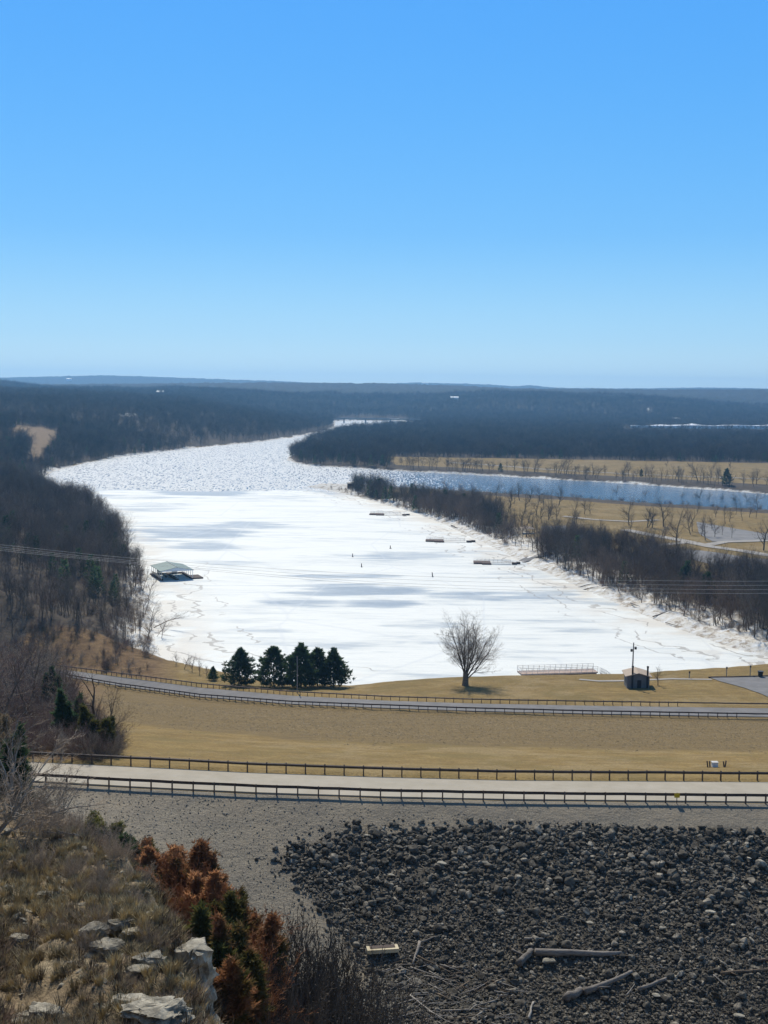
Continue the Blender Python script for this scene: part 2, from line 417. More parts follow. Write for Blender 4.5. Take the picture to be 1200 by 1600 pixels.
STRIP1 = W([(545, 763), (580, 773), (640, 791), (700, 808), (760, 832), (792, 847), (806, 834), (765, 802), (690, 784), (620, 772), (560, 759)])
STRIP2 = W([(842, 868), (900, 893), (1000, 934), (1120, 974), (1200, 1003), (1400, 1050), (1400, 925), (1200, 903), (1130, 903), (1060, 888), (985, 864), (920, 850), (850, 846)])
PARK = W([(560, 762), (760, 775), (880, 782), (1000, 791), (1200, 803), (1600, 830), (1500, 980), (1200, 925), (1130, 920), (1000, 890), (870, 862), (840, 870), (800, 850), (780, 820), (700, 795), (600, 774)])
FIELD = W([(590, 713), (1200, 724), (1600, 730), (1600, 775), (1200, 757), (1000, 746), (900, 741), (700, 730), (620, 727)])
CLEAR = [P(*p)[:2] for p in [(-2, 650, 1290), (26, 641, 1420), (66, 641, 1430), (106, 650, 1380), (84, 668, 1270), (62, 695, 1080), (42, 692, 1080), (50, 668, 1230), (20, 660, 1260)]]
SNOWS = [W([(600, 652), (604, 652), (604, 652), (600, 652)], 10)]
u_ = X / Y
nD, _ = tq(T_NR, u_); fD, _ = tq(T_FR, u_); aD, _ = tq(T_LN, u_); bD, _ = tq(T_LF, u_); eD = np.interp(u_, EU, ED)
west = X < np.interp(Y, CEN_D, CEN_X)
nz1 = fbm(X / 12, Y / 12, 81); nz2 = fbm(X / 3, Y / 3, 83)
infield = inpoly(X, Y, FIELD); inpark = inpoly(X, Y, PARK)
clear_d = np.where(inpoly(X, Y, CLEAR), 1., 0.)
FRONT = [U(-300, 900, 20), U(0, 962, 12), U(60, 975, 8), U(140, 992, 5), (U(215, 1003, 3)), U(243, 1008, 1.5)]   # front edge of the left wood
fx = np.array([p[0] for p in FRONT]); fy = np.array([p[1] for p in FRONT])
front_D = np.interp(u_, fx / fy, fy)
forest_w = west & (Y > front_D) & (SD > 2) & (clear_d < .5)
forest_e = (~west) & (SD > 0) & (Y > 560) & ~infield & ~inpark
forest = np.where(forest_w | forest_e | inpoly(X, Y, STRIP1) | inpoly(X, Y, STRIP2), 1., 0.)
snow = sstep(34, 14, SD + (nz1 - .5) * 22) * (SD > -3) * (~west) * (Y < 800) * (Y > eD + 9) * (u_ < np.interp(Y, [300, 500, 560, 800], [.6, .6, .16, .03])) * (1 - infield)
nz3 = fbm(X / 30, Y / 30, 87)
snow = np.maximum(snow, sstep(np.where(Y > 700, 5, 11), np.where(Y > 700, 2, 3), SD + (nz2 - .5) * 6 + (nz3 - .5) * 12) * (SD > -3) * (Y > eD + 5))
snow = np.maximum(snow, sstep(13, 3, SD + (nz1 - .5) * 14) * west * (Y > 325) * (Y < 520))
snow = np.maximum(snow, sstep(24, 12, SD + (nz1 - .5) * 14) * west * (Y > 740) * (Y < 1080) * (u_ < -.24) * sstep(-.30, -.28, u_))
spx, spy = spots(X, Y, Z - canopy * 8)
for cx_, cy_, rx_, ry_ in [(1001, 628, 3, 3.5), (1015, 642, 4, 6), (200, 648, 16, 2.5)]:
    kk_ = (((spx - cx_) / rx_) ** 2 + ((spy - cy_) / ry_) ** 2 < 1) & (Y > 1400); snow = np.where(kk_, 1.2, snow); canopy = np.where(kk_, 0, canopy)
snow = np.maximum(snow, inpoly(X, Y, W([(478, 755), (560, 757), (600, 768), (570, 776), (500, 766)], .5)) * (SD > -2) * .9)
snow = np.where(forest_e & (snow < 1.1) & (SD > 12) & (Y > 1000), 0, snow)
RIP = [hit(p[0], p[1] + 6, 60)[:2] for p in [(436, 1338), (474, 1316), (560, 1300), (680, 1292), (900, 1288), (1200, 1294)]] + W([(1700, 1304), (1700, 1900), (590, 1900)], 33) + [hit(p[0], p[1], 60)[:2] for p in [(575, 1500), (535, 1450), (488, 1400)]]
rip_sd = np.where(inpoly(X, Y, RIP), 1., -1.) * segdist(X, Y, RIP)
rip = sstep(-.6, .6, rip_sd + (nz2 - .5) * 2) * sstep(60, 66, Y)
upl = (Y < nD + .6)
bluff = sstep(-.085, -.13, u_ + (nz2 - .5) * .04) * sstep(84, 70, Y + (nz1 - .5) * 14) * upl
bluff = np.maximum(bluff, sstep(.3, .5, upl * (Y < 52)))
leftab = sstep(-.225, -.26, u_ + (nz2 - .5) * .03) * (Y < aD) * (Y > fD + .8)       # wooded abutment left of the dam
brush = np.where((Y > bD + 1) & (Y < front_D + 4) & (u_ < -.175), 1., 0.) * sstep(-.165, -.20, u_)
brush = np.maximum(brush, leftab)
gravel = np.where(upl, 1., 0.) * (1 - bluff)
slope_lo = sstep(-3, 3, Y - (fD + (aD - fD) * (.34 + .10 * (nz1 - .5)))) * (Y < aD) * (Y > fD)
slope_lo = np.maximum(slope_lo, sstep(1.5, 0, np.abs(Y - aD)) )
tg = mesh_np('terrain', np.stack([X, Y, Z], 1), quads, None, True)
def setattr_col(me, name, r, g, b):
    a = me.color_attributes.new(name, 'FLOAT_COLOR', 'POINT')
    d = np.ones((len(r), 4), np.float32); d[:, 0] = r; d[:, 1] = g; d[:, 2] = b
    a.data.foreach_set('color', d.ravel())
setattr_col(tg, 'zone_a', forest, np.clip(snow, 0, 1), gravel)
setattr_col(tg, 'zone_b', brush, slope_lo, rip)
setattr_col(tg, 'zone_c', bluff, canopy, np.clip(clear_d, 0, 1))
m, nt, b = newmat('ground')
def attr(n):
    a = N(nt, 'ShaderNodeAttribute', attribute_name=n); s = N(nt, 'ShaderNodeSeparateColor'); nt.links.new(a.outputs['Color'], s.inputs[0]); return s.outputs
za, zb_, zc = attr('zone_a'), attr('zone_b'), attr('zone_c')
pos = objco(nt)
n_big = noise(nt, pos, .035, 5); n_mid = noise(nt, pos, .35, 6, .65); n_fine = noise(nt, pos, 3.2, 6, .7); n_vf = noise(nt, pos, 11, 4, .7)
streak = noise(nt, mapping(nt, pos, (.10, 1.1, .6)), 1.2, 5, .65)
grass = ramp(nt, n_mid, [(.28, (.21, .135, .048)), (.5, (.315, .21, .08)), (.72, (.41, .295, .12))])
grass = mix(nt, math_(nt, 'MULTIPLY', n_big, .45), grass, (.24, .19, .065))
grass = mix(nt, ramp(nt, noise(nt, mapping(nt, pos, (.03, .45, .3)), 1., 5, .6), [(.42, (0, 0, 0)), (.66, (.55, .55, .55))]), grass, (.19, .125, .05))
grass = mix(nt, ramp(nt, noise(nt, pos, .09, 5, .65), [(.46, (0, 0, 0)), (.62, (.75, .75, .75))]), grass, (.205, .155, .06))
grass = mix(nt, ramp(nt, noise(nt, mapping(nt, pos, (1, 1, 1), (0, 0, 2)), .055, 6, .7), [(.52, (0, 0, 0)), (.60, (.55, .55, .55))]), grass, (.36, .27, .14))
grass = mix(nt, ramp(nt, n_fine, [(.40, (0, 0, 0)), (.68, (.7, .7, .7))]), grass, (.13, .092, .04))
g2 = ramp(nt, n_fine, [(.30, (.11, .078, .038)), (.5, (.20, .14, .062)), (.68, (.31, .225, .10))])
g2 = mix(nt, ramp(nt, streak, [(.42, (0, 0, 0)), (.66, (.6, .6, .6))]), g2, (.10, .075, .04))
col = mix(nt, zb_[1], grass, g2)
brushc = ramp(nt, n_mid, [(.3, (.10, .06, .032)), (.5, (.20, .125, .06)), (.7, (.29, .19, .09))])
brushc = mix(nt, ramp(nt, n_fine, [(.4, (0, 0, 0)), (.7, (.7, .7, .7))]), brushc, (.07, .048, .03))
col = mix(nt, zb_[0], col, brushc)
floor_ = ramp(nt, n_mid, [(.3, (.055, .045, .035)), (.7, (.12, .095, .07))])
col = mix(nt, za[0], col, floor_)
farc = ramp(nt, n_big, [(.3, (.012, .017, .018)), (.7, (.032, .034, .032))])
col = mix(nt, zc[1], col, farc)
col = mix(nt, zc[2], col, ramp(nt, n_mid, [(.3, (.15, .105, .06)), (.7, (.29, .205, .12))]))
gr = ramp(nt, n_vf, [(.3, (.11, .095, .072)), (.5, (.205, .18, .138)), (.68, (.40, .36, .285))])
gr = mix(nt, ramp(nt, n_mid, [(.35, (0, 0, 0)), (.7, (.5, .5, .5))]), gr, (.17, .15, .125))
gr = mix(nt, ramp(nt, noise(nt, pos, .14, 4), [(.45, (0, 0, 0)), (.62, (.45, .45, .45))]), gr, (.29, .245, .18))
col = mix(nt, za[2], col, gr)
rp = ramp(nt, n_vf, [(.3, (.045, .04, .033)), (.7, (.15, .135, .11))])
rp = mix(nt, ramp(nt, noise(nt, pos, .22, 4), [(.5, (0, 0, 0)), (.66, (.8, .8, .8))]), rp, (.16, .135, .10))
col = mix(nt, zb_[2], col, rp)
bl = ramp(nt, n_mid, [(.25, (.16, .12, .075)), (.42, (.28, .21, .13)), (.58, (.35, .275, .17)), (.8, (.44, .37, .25))])
bl = mix(nt, ramp(nt, n_fine, [(.4, (0, 0, 0)), (.62, (.75, .75, .75))]), bl, (.13, .10, .065))
col = mix(nt, zc[0], col, bl)
sn = ramp(nt, n_mid, [(.25, (.42, .35, .25)), (.44, (.66, .62, .54)), (.62, (.80, .80, .77))])
sn = mix(nt, ramp(nt, noise(nt, mapping(nt, pos, (.5, .5, 1), (0, 0, .6)), .5, 6, .75), [(.52, (0, 0, 0)), (.60, (.8, .8, .8))]), sn, (.28, .21, .14))
col = mix(nt, za[1], col, sn)
nt.links.new(col, b.inputs['Base Color']); b.inputs['Roughness'].default_value = .95; b.inputs['Specular IOR Level'].default_value = .12
b1 = bump(nt, None, n_fine, .7, .25); b2 = bump(nt, b, n_mid, .6, .7, b1)
tg.materials.append(m)
terrain = link('terrain', tg); tagd(terrain, kind='structure')
GROUND_MAT = m

# ------------------------------------------------------------ ICE and WATER
ice_far_l, ice_far_r = Yp(96, 763), Yp(492, 764.5)
x0, x1, y0, y1 = -330., 190., 262., 960.
step = 2.2
gx = np.arange(x0, x1, step); gy = np.arange(y0, y1, step)
IX, IY = np.meshgrid(gx, gy)
ISD = shore_sd(IX.ravel(), IY.ravel()).reshape(IX.shape)
edgeY = np.interp(IX, [ice_far_l[0] - 60, ice_far_l[0], Yp(200, 766)[0], Yp(330, 768)[0], Yp(430, 766)[0], ice_far_r[0], ice_far_r[0] + 25, ice_far_r[0] + 80, 190],
                  [ice_far_l[1], ice_far_l[1], Yp(200, 766)[1], Yp(330, 768)[1], Yp(430, 766)[1], ice_far_r[1], 858, 800, 740]) + (fbm(IX / 9, IX / 40, 91) - .5) * 26
vid = -np.ones(IX.shape, int)
keepv = (ISD < 5) & (IY < edgeY + step)
keepf = keepv[:-1, :-1] & keepv[1:, :-1] & keepv[:-1, 1:] & keepv[1:, 1:]
usedv = np.zeros_like(keepv)
for a in (0, 1):
    for c in (0, 1): usedv[a:a + keepf.shape[0], c:c + keepf.shape[1]] |= keepf
vid[usedv] = np.arange(usedv.sum())
YY = np.minimum(IY, edgeY)
Vi = np.stack([IX[usedv], YY[usedv], np.zeros(usedv.sum())], 1)
fi = np.stack([vid[:-1, :-1][keepf], vid[:-1, 1:][keepf], vid[1:, 1:][keepf], vid[1:, :-1][keepf]], 1)
im = mesh_np('lake_ice', Vi, fi, None, True)
# grey melt patches, each with its own place and shape
PATCH = [(300, 833, 130, 14, .95), (215, 843, 70, 9, .6), (400, 822, 80, 8, .5), (330, 852, 60, 8, .7), (560, 925, 130, 16, 1.0), (470, 940, 90, 12, .7), (600, 945, 90, 14, .9), (720, 935, 120, 12, .6),
         (540, 902, 90, 6, .7), (660, 975, 70, 8, .5), (840, 930, 70, 9, .45), (430, 985, 70, 6, .35), (620, 870, 100, 6, .5), (150, 775, 90, 3.5, .9), (330, 771, 110, 3.5, 1.), (230, 777, 80, 3, .6), (420, 775, 90, 3, .5), (190, 800, 60, 6, .5), (270, 793, 120, 4, .4),
         (820, 880, 90, 6, .35), (900, 985, 80, 7, .4), (360, 880, 60, 6, .3), (520, 1010, 120, 5, .3), (780, 1005, 90, 5, .3)]
px_, py_ = Vi[:, 0], Vi[:, 1]
ice_grey = np.zeros(len(Vi)); warp = (fbm(px_ / 28, py_ / 40, 101, 5) - .5)
warp2 = (fbm(px_ / 45, py_ / 5, 107, 4) - .5)
for (ax, ay, rx, ry, s) in PATCH:
    c = Yp(ax, ay); r1 = abs(Yp(ax + rx, ay)[0] - c[0]); r2 = abs(Yp(ax, ay + ry)[1] - Yp(ax, ay - ry)[1]) / 2
    d = np.sqrt(((px_ - c[0]) / r1) ** 2 + ((py_ - c[1]) / r2) ** 2) + warp * 1.3 + warp2 * 1.6
    ice_grey = np.maximum(ice_grey, s * sstep(1.15, .45, d))
isd = ISD[usedv]
edge_q = edgeY[usedv] - YY[usedv]
ice_grey = np.maximum(ice_grey, .9 * sstep(26, 4, edge_q + (fbm(px_ / 40, py_ / 14, 113) - .5) * 60) * (edge_q > 2.5) * (px_ < 0))  # broken band of greyer colour along the far edge of the ice
east = px_ > np.interp(py_, CEN_D, CEN_X)
lines = np.where((east | (py_ < 470)) & (py_ > 300) & (isd > -45), isd, -200.)
rim = sstep(-26, -2, isd) * sstep(.42, .6, fbm(px_ / 8, py_ / 8, 111))
setattr_col(im, 'ice_grey', ice_grey, rim, lines)
m, nt, b = newmat('lake_ice')
w_ = attr('ice_grey'); pos = objco(nt)
st3 = noise(nt, mapping(nt, pos, (.10, 1.3, 1), (0, 0, .05)), 1.0, 5, .7, .3)
st1 = noise(nt, mapping(nt, pos, (.012, .045, 1), (0, 0, .12)), 1.0, 8, .62, .6)
st2 = noise(nt, mapping(nt, pos, (.05, .22, 1), (0, 0, -.08)), 1.0, 8, .7, .4)
fine = noise(nt, pos, .9, 8, .7)
wv = math_(nt, 'MULTIPLY_ADD', math_(nt, 'SUBTRACT', st2, .5), 1.7, w_[0])
wv2 = math_(nt, 'MULTIPLY_ADD', math_(nt, 'SUBTRACT', st1, .5), 2.5, math_(nt, 'ADD', wv, .05))
col = ramp(nt, wv2, [(.0, (.78, .785, .73)), (.25, (.69, .705, .665)), (.52, (.47, .51, .52)), (1.0, (.28, .33, .37))])
col = mix(nt, ramp(nt, fine, [(.5, (0, 0, 0)), (.8, (.4, .4, .4))]), col, (.58, .61, .61))
col = mix(nt, ramp(nt, st3, [(.52, (0, 0, 0)), (.64, (.5, .5, .5))]), col, (.56, .60, .61))
crack = N(nt, 'ShaderNodeTexVoronoi', feature='DISTANCE_TO_EDGE'); crack.inputs['Scale'].default_value = .018
nt.links.new(mapping(nt, pos, (1, .55, 1)), crack.inputs['Vector'])
cw = N(nt, 'ShaderNodeTexNoise'); cw.inputs['Scale'].default_value = .05
vm = N(nt, 'ShaderNodeVectorMath', operation='MULTIPLY_ADD'); nt.links.new(cw.outputs['Color'], vm.inputs[0]); vm.inputs[1].default_value = (30, 30, 0); nt.links.new(mapping(nt, pos, (1, .55, 1)), vm.inputs[2])
nt.links.new(vm.outputs[0], crack.inputs['Vector'])
cr = ramp(nt, crack.outputs['Distance'], [(.0, (.35, .35, .35)), (.012, (0, 0, 0))])
col = mix(nt, cr, col, (.55, .58, .60))
col = mix(nt, math_(nt, 'MULTIPLY', w_[1], .6), col, (.62, .56, .47))
wl = math_(nt, 'ADD', math_(nt, 'MULTIPLY', math_(nt, 'SUBTRACT', noise(nt, pos, .035, 3), .5), 34.), math_(nt, 'MULTIPLY', math_(nt, 'SUBTRACT', noise(nt, pos, .22, 3), .5), 5.))
wl = math_(nt, 'ADD', wl, w_[2])
for off_, wd_, ms in ((4., .55, .021), (9., .4, .027), (15., .5, .023), (23., .35, .03)):
    dd_ = math_(nt, 'ABSOLUTE', math_(nt, 'ADD', wl, off_)); ln_ = math_(nt, 'LESS_THAN', dd_, wd_)
    mk_ = ramp(nt, noise(nt, mapping(nt, pos, (1, 1, 1), (0, 0, off_)), ms, 2), [(.48, (0, 0, 0)), (.52, (.6, .6, .6))])
    col = mix(nt, math_(nt, 'MULTIPLY', ln_, mk_), col, (.24, .21, .18))
nt.links.new(col, b.inputs['Base Color'])
nt.links.new(ramp(nt, wv2, [(.2, (.62, .62, .62)), (.8, (.40, .40, .40))]), b.inputs['Roughness'])
b.inputs['Specular IOR Level'].default_value = .2
bump(nt, b, math_(nt, 'ADD', st2, math_(nt, 'MULTIPLY', fine, .25)), .35, .6)
im.materials.append(m)
tagd(link('lake_ice', im, loc=(0, 0, .1)), kind='structure')
# water: one sheet under everything, lying just lower than the ice
m, nt, b = newmat('water')
pos = objco(nt)
cells = noise(nt, mapping(nt, pos, (.66, .11, 1), (0, 0, .05)), 1., 2, .7)
cells2 = noise(nt, mapping(nt, pos, (.16, .03, 1), (0, 0, -.1)), 1., 4, .7)
w2 = noise(nt, mapping(nt, pos, (.9, .7, 1), (0, 0, -.4)), 1., 5, .62, .2)
b.inputs['Base Color'].default_value = (.04, .10, .165, 1)
b.inputs['IOR'].default_value = 2.3; b.inputs['Specular IOR Level'].default_value = 1.0
sx_ = N(nt, 'ShaderNodeSeparateXYZ'); nt.links.new(pos, sx_.inputs[0])
calm = N(nt, 'ShaderNodeMapRange'); calm.inputs['From Min'].default_value = -30; calm.inputs['From Max'].default_value = 150; calm.inputs['To Max'].default_value = .26; nt.links.new(sx_.outputs[0], calm.inputs['Value'])
cs_ = math_(nt, 'SUBTRACT', math_(nt, 'MULTIPLY_ADD', cells2, .18, math_(nt, 'MULTIPLY', cells, .74)), calm.outputs[0])
nt.links.new(math_(nt, 'MULTIPLY_ADD', calm.outputs[0], -2.9, 1.), b.inputs['Specular IOR Level'])
nt.links.new(ramp(nt, cs_, [(.38, (.10, .10, .10)), (.46, (.68, .68, .68))]), b.inputs['Roughness'])
n1 = bump(nt, None, cells, 1., 2.2); bump(nt, b, w2, .8, .8, n1)
MB().poly([(-900, 255, -.14), (900, 255, -.14), (2200, 3300, -.14), (-2200, 3300, -.14)]).build('river_water', m)
tagd(bpy.data.objects['river_water'], kind='structure')

# ------------------------------------------------------------ ROADS
def tline(T, us, off=0.):
    out = []
    for u in us:
        D, z = np.interp(u, T[0], T[1]), np.interp(u, T[0], T[2]); out.append(Vector((u * (D + off), D + off, z)))
    return out
def strip(name, A, B, mat, t=.5, lift=0.):
    v = []; f = []
    for a, b_ in zip(A, B):
        v += [(a.x, a.y, a.z + lift), (b_.x, b_.y, b_.z + lift), (a.x, a.y, a.z + lift - t), (b_.x, b_.y, b_.z + lift - t)]
    for i in range(len(A) - 1):
        k = 4 * i
        f += [(k, k + 4, k + 5, k + 1), (k, k + 2, k + 6, k + 4), (k + 1, k + 5, k + 7, k + 3)]
    return link(name, mesh_np(name, v, f, mat))
m, nt, b = newmat('crest_road_concrete')
pos = geopos(nt)
c1 = ramp(nt, noise(nt, pos, .5, 6, .6), [(.3, (.31, .27, .20)), (.7, (.38, .335, .26))])
c1 = mix(nt, ramp(nt, noise(nt, mapping(nt, pos, (.05, 1.6, 1), (0, 0, -.02)), 1., 4), [(.5, (0, 0, 0)), (.75, (.35, .35, .35))]), c1, (.27, .25, .22))
nt.links.new(c1, b.inputs['Base Color']); b.inputs['Roughness'].default_value = .85; bump(nt, b, noise(nt, pos, 25, 3), .2, .01)
M['road_pale'] = m
M['asphalt'] = simple('asphalt', (.15, .145, .14), (.21, .20, .195), .4, .9, bs=.2, bd=.01, world=True)
us = list(np.linspace(-.62, .62, 160))
def lerpl(A, B, t): return [a.lerp(b_, t) for a, b_ in zip(A, B)]
nl, fl = tline(T_NR, us), tline(T_FR, us)
tagd(strip('crest_road', lerpl(nl, fl, .085), lerpl(nl, fl, .915), M['road_pale'], .4, -.03), kind='structure')
us2 = list(np.linspace(-.55, .62, 170))
nl2, fl2 = tline(T_LN, us2), tline(T_LF, us2)
tagd(strip('lower_road', lerpl(nl2, fl2, .10), lerpl(nl2, fl2, .90), M['asphalt'], .4, -.03), kind='structure')

def resample(T, u0, u1, sp):
    us = np.linspace(u0, u1, 3000); L = tline(T, us); out = [L[0]]; acc = 0
    for a, b_ in zip(L[:-1], L[1:]):
        acc += (b_ - a).length
        if acc >= sp: out.append(b_.copy()); acc -= sp
    return out
def guardrail(T, u0, u1, label, side, h=.86, mat='rust'):
    pts = resample(T, u0, u1, 1.905)
    root = empty('guardrail', pts[len(pts) // 2]); tagd(root, label, 'guardrail', 'guardrails along the two roads')
    o0 = root.location
    prof = [(0, 0), (.02, .03), (.07, .06), (.07, .10), (.01, .14), (.01, .17), (.07, .19), (.07, .225), (.02, .25), (0, .27)]
    v = []; f = []
    for i, p in enumerate(pts):
        d = (pts[min(i + 1, len(pts) - 1)] - pts[max(i - 1, 0)]); d.z = 0; d.normalize(); n = Vector((-d.y, d.x, 0)) * side
        wob = rnd.uniform(-.02, .02)
        for (a, c) in prof: q = p + n * (a + .10) - o0; v.append((q.x, q.y, q.z + h - .27 + c + wob))
        for (a, c) in reversed(prof): q = p + n * (a + .075) - o0; v.append((q.x, q.y, q.z + h - .27 + c + wob))
    k = 2 * len(prof)
    for i in range(len(pts) - 1):
        for j in range(k):
            a0 = i * k + j; b0 = i * k + (j + 1) % k; f.append((a0, b0, b0 + k, a0 + k))
    link('rail_beam', mesh_np('rail_beam', v, f, M[mat]), root)
    pm = mesh_np('guardrail_post', *post_geo(h), M['rust'])
    for p in pts[:99]:
        q = p - o0; link('post', pm, root, (q.x, q.y, q.z - .25), rnd.uniform(-.05, .05))
    return root
def post_geo(h):
    b_ = MB(); H = h + .29
    b_.box(0, -.07, H / 2, .12, .015, H); b_.box(0, .07, H / 2, .12, .015, H); b_.box(0, 0, H / 2, .015, .125, H)
    return b_.v, b_.f
guardrail(T_NR, -.44, .46, 'rust brown steel guardrail on the camera side of the pale upper road', 1)
guardrail(T_FR, -.44, .46, 'rust brown steel guardrail on the grass side of the pale upper road', -1, mat='rust_pale')
guardrail(T_LN, -.31, .42, 'dark steel guardrail on the near side of the narrow grey lower road', 1)
guardrail(T_LF, -.33, .42, 'dark steel guardrail between the lower road and the lawn by the lake', -1)

def drape(name, pts, w, mat, lift=.25, kind='structure', t=.1):
    """ribbon that follows the ground"""
    P2 = [Vector((p[0], p[1])) for p in pts]; L = []
    for a, b_ in zip(P2[:-1], P2[1:]):
        n = max(2, int((b_ - a).length / 3))
        L += [a.lerp(b_, i / n) for i in range(n)]
    L.append(P2[-1]); v = []; f = []
    for i, p in enumerate(L):
        d = (L[min(i + 1, len(L) - 1)] - L[max(i - 1, 0)]).normalized(); n = Vector((-d.y, d.x)) * w / 2
        for q in (p + n, p - n):
            v.append((q.x, q.y, gz(q.x, q.y) + lift))
    for i in range(len(L) - 1): f.append((2 * i, 2 * i + 1, 2 * i + 3, 2 * i + 2))
    o = link(name, mesh_np(name, v, f, mat)); tagd(o, kind=kind); return o
def lot(name, poly, mat, lift=.22):
    bm = bmesh.new(); vs = [bm.verts.new((p[0], p[1], 0)) for p in poly]; bm.faces.new(vs)
    bmesh.ops.triangulate(bm, faces=bm.faces[:]); bmesh.ops.subdivide_edges(bm, edges=bm.edges[:], cuts=5, use_grid_fill=True)
    for q in bm.verts: q.co.z = gz(q.co.x, q.co.y) + lift
    me = bpy.data.meshes.new(name); bm.normal_update(); bm.to_mesh(me); bm.free(); me.materials.append(mat)
    o = link(name, me); tagd(o, kind='structure'); return o
M['park_asphalt'] = simple('park_asphalt', (.17, .165, .16), (.24, .23, .22), .15, .9, world=True)
M['park_pale'] = simple('park_pale', (.29, .265, .23), (.38, .345, .30), .2, .9, world=True)
H3 = lambda pts: [U(p[0], p[1], 3.6) for p in pts]
drape('park_road', H3([(975, 826), (1013, 834), (1067, 844), (1110, 854), (1160, 861), (1250, 875)]), 7, M['park_pale'])
drape('park_road', H3([(1108, 851), (1130, 847), (1200, 845), (1300, 843)]), 6, M['park_pale'], .27)
drape('park_road', H3([(1000, 853), (1040, 850), (1075, 847)]), 5, M['park_pale'], .27)
drape('park_road', H3([(880, 806), (930, 811), (985, 814), (1030, 812)]), 4, M['park_pale'], .27)
drape('park_road', H3([(795, 867), (850, 862), (900, 858)]), 6, M['park_asphalt'], .3)
drape('field_road', [U(p[0], p[1], 3.6) for p in [(700, 722), (900, 736), (1050, 743), (1200, 748), (1500, 760)]], 7, M['park_pale'], .3)
lot('parking_lot', H3([(1088, 815), (1183, 832), (1240, 838), (1240, 846), (1113, 846), (1092, 833)]), M['park_asphalt'])
lot('parking_lot', H3([(1035, 856), (1095, 860), (1173, 871), (1290, 880), (1290, 888), (1113, 881), (1060, 868)]), M['park_asphalt'])
lot('parking_lot', H3([(845, 822), (885, 820), (890, 831), (850, 833)]), M['park_asphalt'])
lot('parking_lot', [hit(*p)[:2] for p in [(1106, 1058.5), (1210, 1056.5), (1330, 1057), (1330, 1096), (1205, 1092), (1165, 1076), (1128, 1066)]], M['asphalt'], .12)
drape('footpath', [hit(*p)[:2] for p in [(905, 1062), (935, 1064.5), (975, 1064), (1050, 1061), (1112, 1062)]], 1.5, M['park_pale'], .1)

# ------------------------------------------------------------ bare trees
def rdir(d, ang_, r):
    """turn direction d away by ang_ in a random plane"""
    a = d.orthogonal().normalized(); b_ = d.cross(a); t = r.uniform(0, 2 * math.pi)
    return (d * math.cos(ang_) + (a * math.cos(t) + b_ * math.sin(t)) * math.sin(ang_)).normalized()
class Wood:
    """limbs (thick) and twigs (thin) as numpy-free lists"""
    def __init__(s): s.L = MB(); s.T = MB()
    def limb(s, pts, rad, k): s.L.tube(pts, rad, k, cap=False)
    def twig(s, p, q, r):
        # three-sided tapering spike
        n = len(s.T.v); d = (q - p); a = d.orthogonal().normalized() * r; b_ = d.normalized().cross(a)
        s.T.v += [tuple(p + a), tuple(p - a * .5 + b_ * .87), tuple(p - a * .5 - b_ * .87), tuple(q)]
        s.T.f += [(n, n + 1, n + 3), (n + 1, n + 2, n + 3), (n + 2, n, n + 3)]
def grow(W_, r, p, d, L, rad, lev, maxlev, o):
    seg = max(3, int(o.get('seg', 5) - lev)); pts = [p]; rads = [rad]; q = p.copy(); dd = d.copy()
    for i in range(seg):
        dd = (dd + Vector((r.gauss(0, 1), r.gauss(0, 1), r.gauss(0, 1))) * o['wob'] * (1 + .4 * lev) + Vector((0, 0, o['up'] * (1 if lev else .3)))).normalized()
        q = q + dd * (L / seg); pts.append(q.copy()); rads.append(rad * (1 - (i + 1) / seg * (.55 if lev == 0 else .75)))
    if lev <= o['thick']: W_.limb(pts, rads, 6 if lev == 0 else (4 if lev == 1 else 3))
    else:
        for a, b_ in zip(pts[:-1], pts[1:]): W_.twig(a, b_ + (b_ - a) * .15, max(rads[pts.index(a)], o['tw']))
    if lev >= maxlev: return
    n = o['n'][min(lev, len(o['n']) - 1)]
    s0 = o['start'] if lev == 0 else .12
    for i in range(n):
        t = s0 + (1 - s0) * (i + r.random()) / n; k = min(int(t * seg), seg - 1); f = t * seg - k
        bp = pts[k].lerp(pts[k + 1], f); bd = (pts[k + 1] - pts[k]).normalized()
        nd = rdir(bd, r.uniform(*o['ang']), r)
        if nd.z < -.1: nd.z *= .3; nd.normalize()
        ll = L * r.uniform(.38, .62) * (1.15 - .55 * t if lev == 0 else 1 - .3 * t) * o.get('spread', 1)
        grow(W_, r, bp, nd, ll, max(rads[k] * .55, o['tw']), lev + 1, maxlev, o)
    # leader
    if lev < maxlev and o.get('lead', True): grow(W_, r, pts[-1], dd, L * .42, max(rads[-1] * .9, o['tw']), lev + 1, maxlev, o)
def make_tree_meshes(seed, h, maxlev, o, name='tree', m1='bark', m2='twig'):
    r = random.Random(seed); W_ = Wood()
    stems = o.get('stems', 1)
    for s in range(stems):
        d = Vector((0, 0, 1)) if stems == 1 else rdir(Vector((0, 0, 1)), r.uniform(*o['fan']), r)
        grow(W_, r, Vector((0, 0, -.3)), d, h * .68 * (r.uniform(.8, 1) if stems > 1 else 1), o['r0'] * (1 if stems == 1 else r.uniform(.45, .8)), 0, maxlev, o)
    def mk(B, nm, mt):
        v = np.array(B.v) if B.v else np.zeros((0, 3)); me = mesh_np(nm, v, B.f, M[mt]); return me
    zt = max(max(v[2] for v in W_.T.v), 1) if W_.T.v else h
    k = h / zt
    for B in (W_.L, W_.T): B.v = [(a * k, b_ * k, c * k) for a, b_, c in B.v]
    return mk(W_.L, 'trunk', m1), mk(W_.T, 'crown', m2)
O_forest = dict(wob=.10, up=.10, n=[9, 6, 4], start=.35, ang=(.55, 1.15), thick=1, tw=.018, r0=.19, seg=6, spread=1.18)
O_park = dict(wob=.12, up=.08, n=[10, 7, 5], start=.22, ang=(.6, 1.15), thick=1, tw=.02, r0=.24, seg=6, spread=1.12)
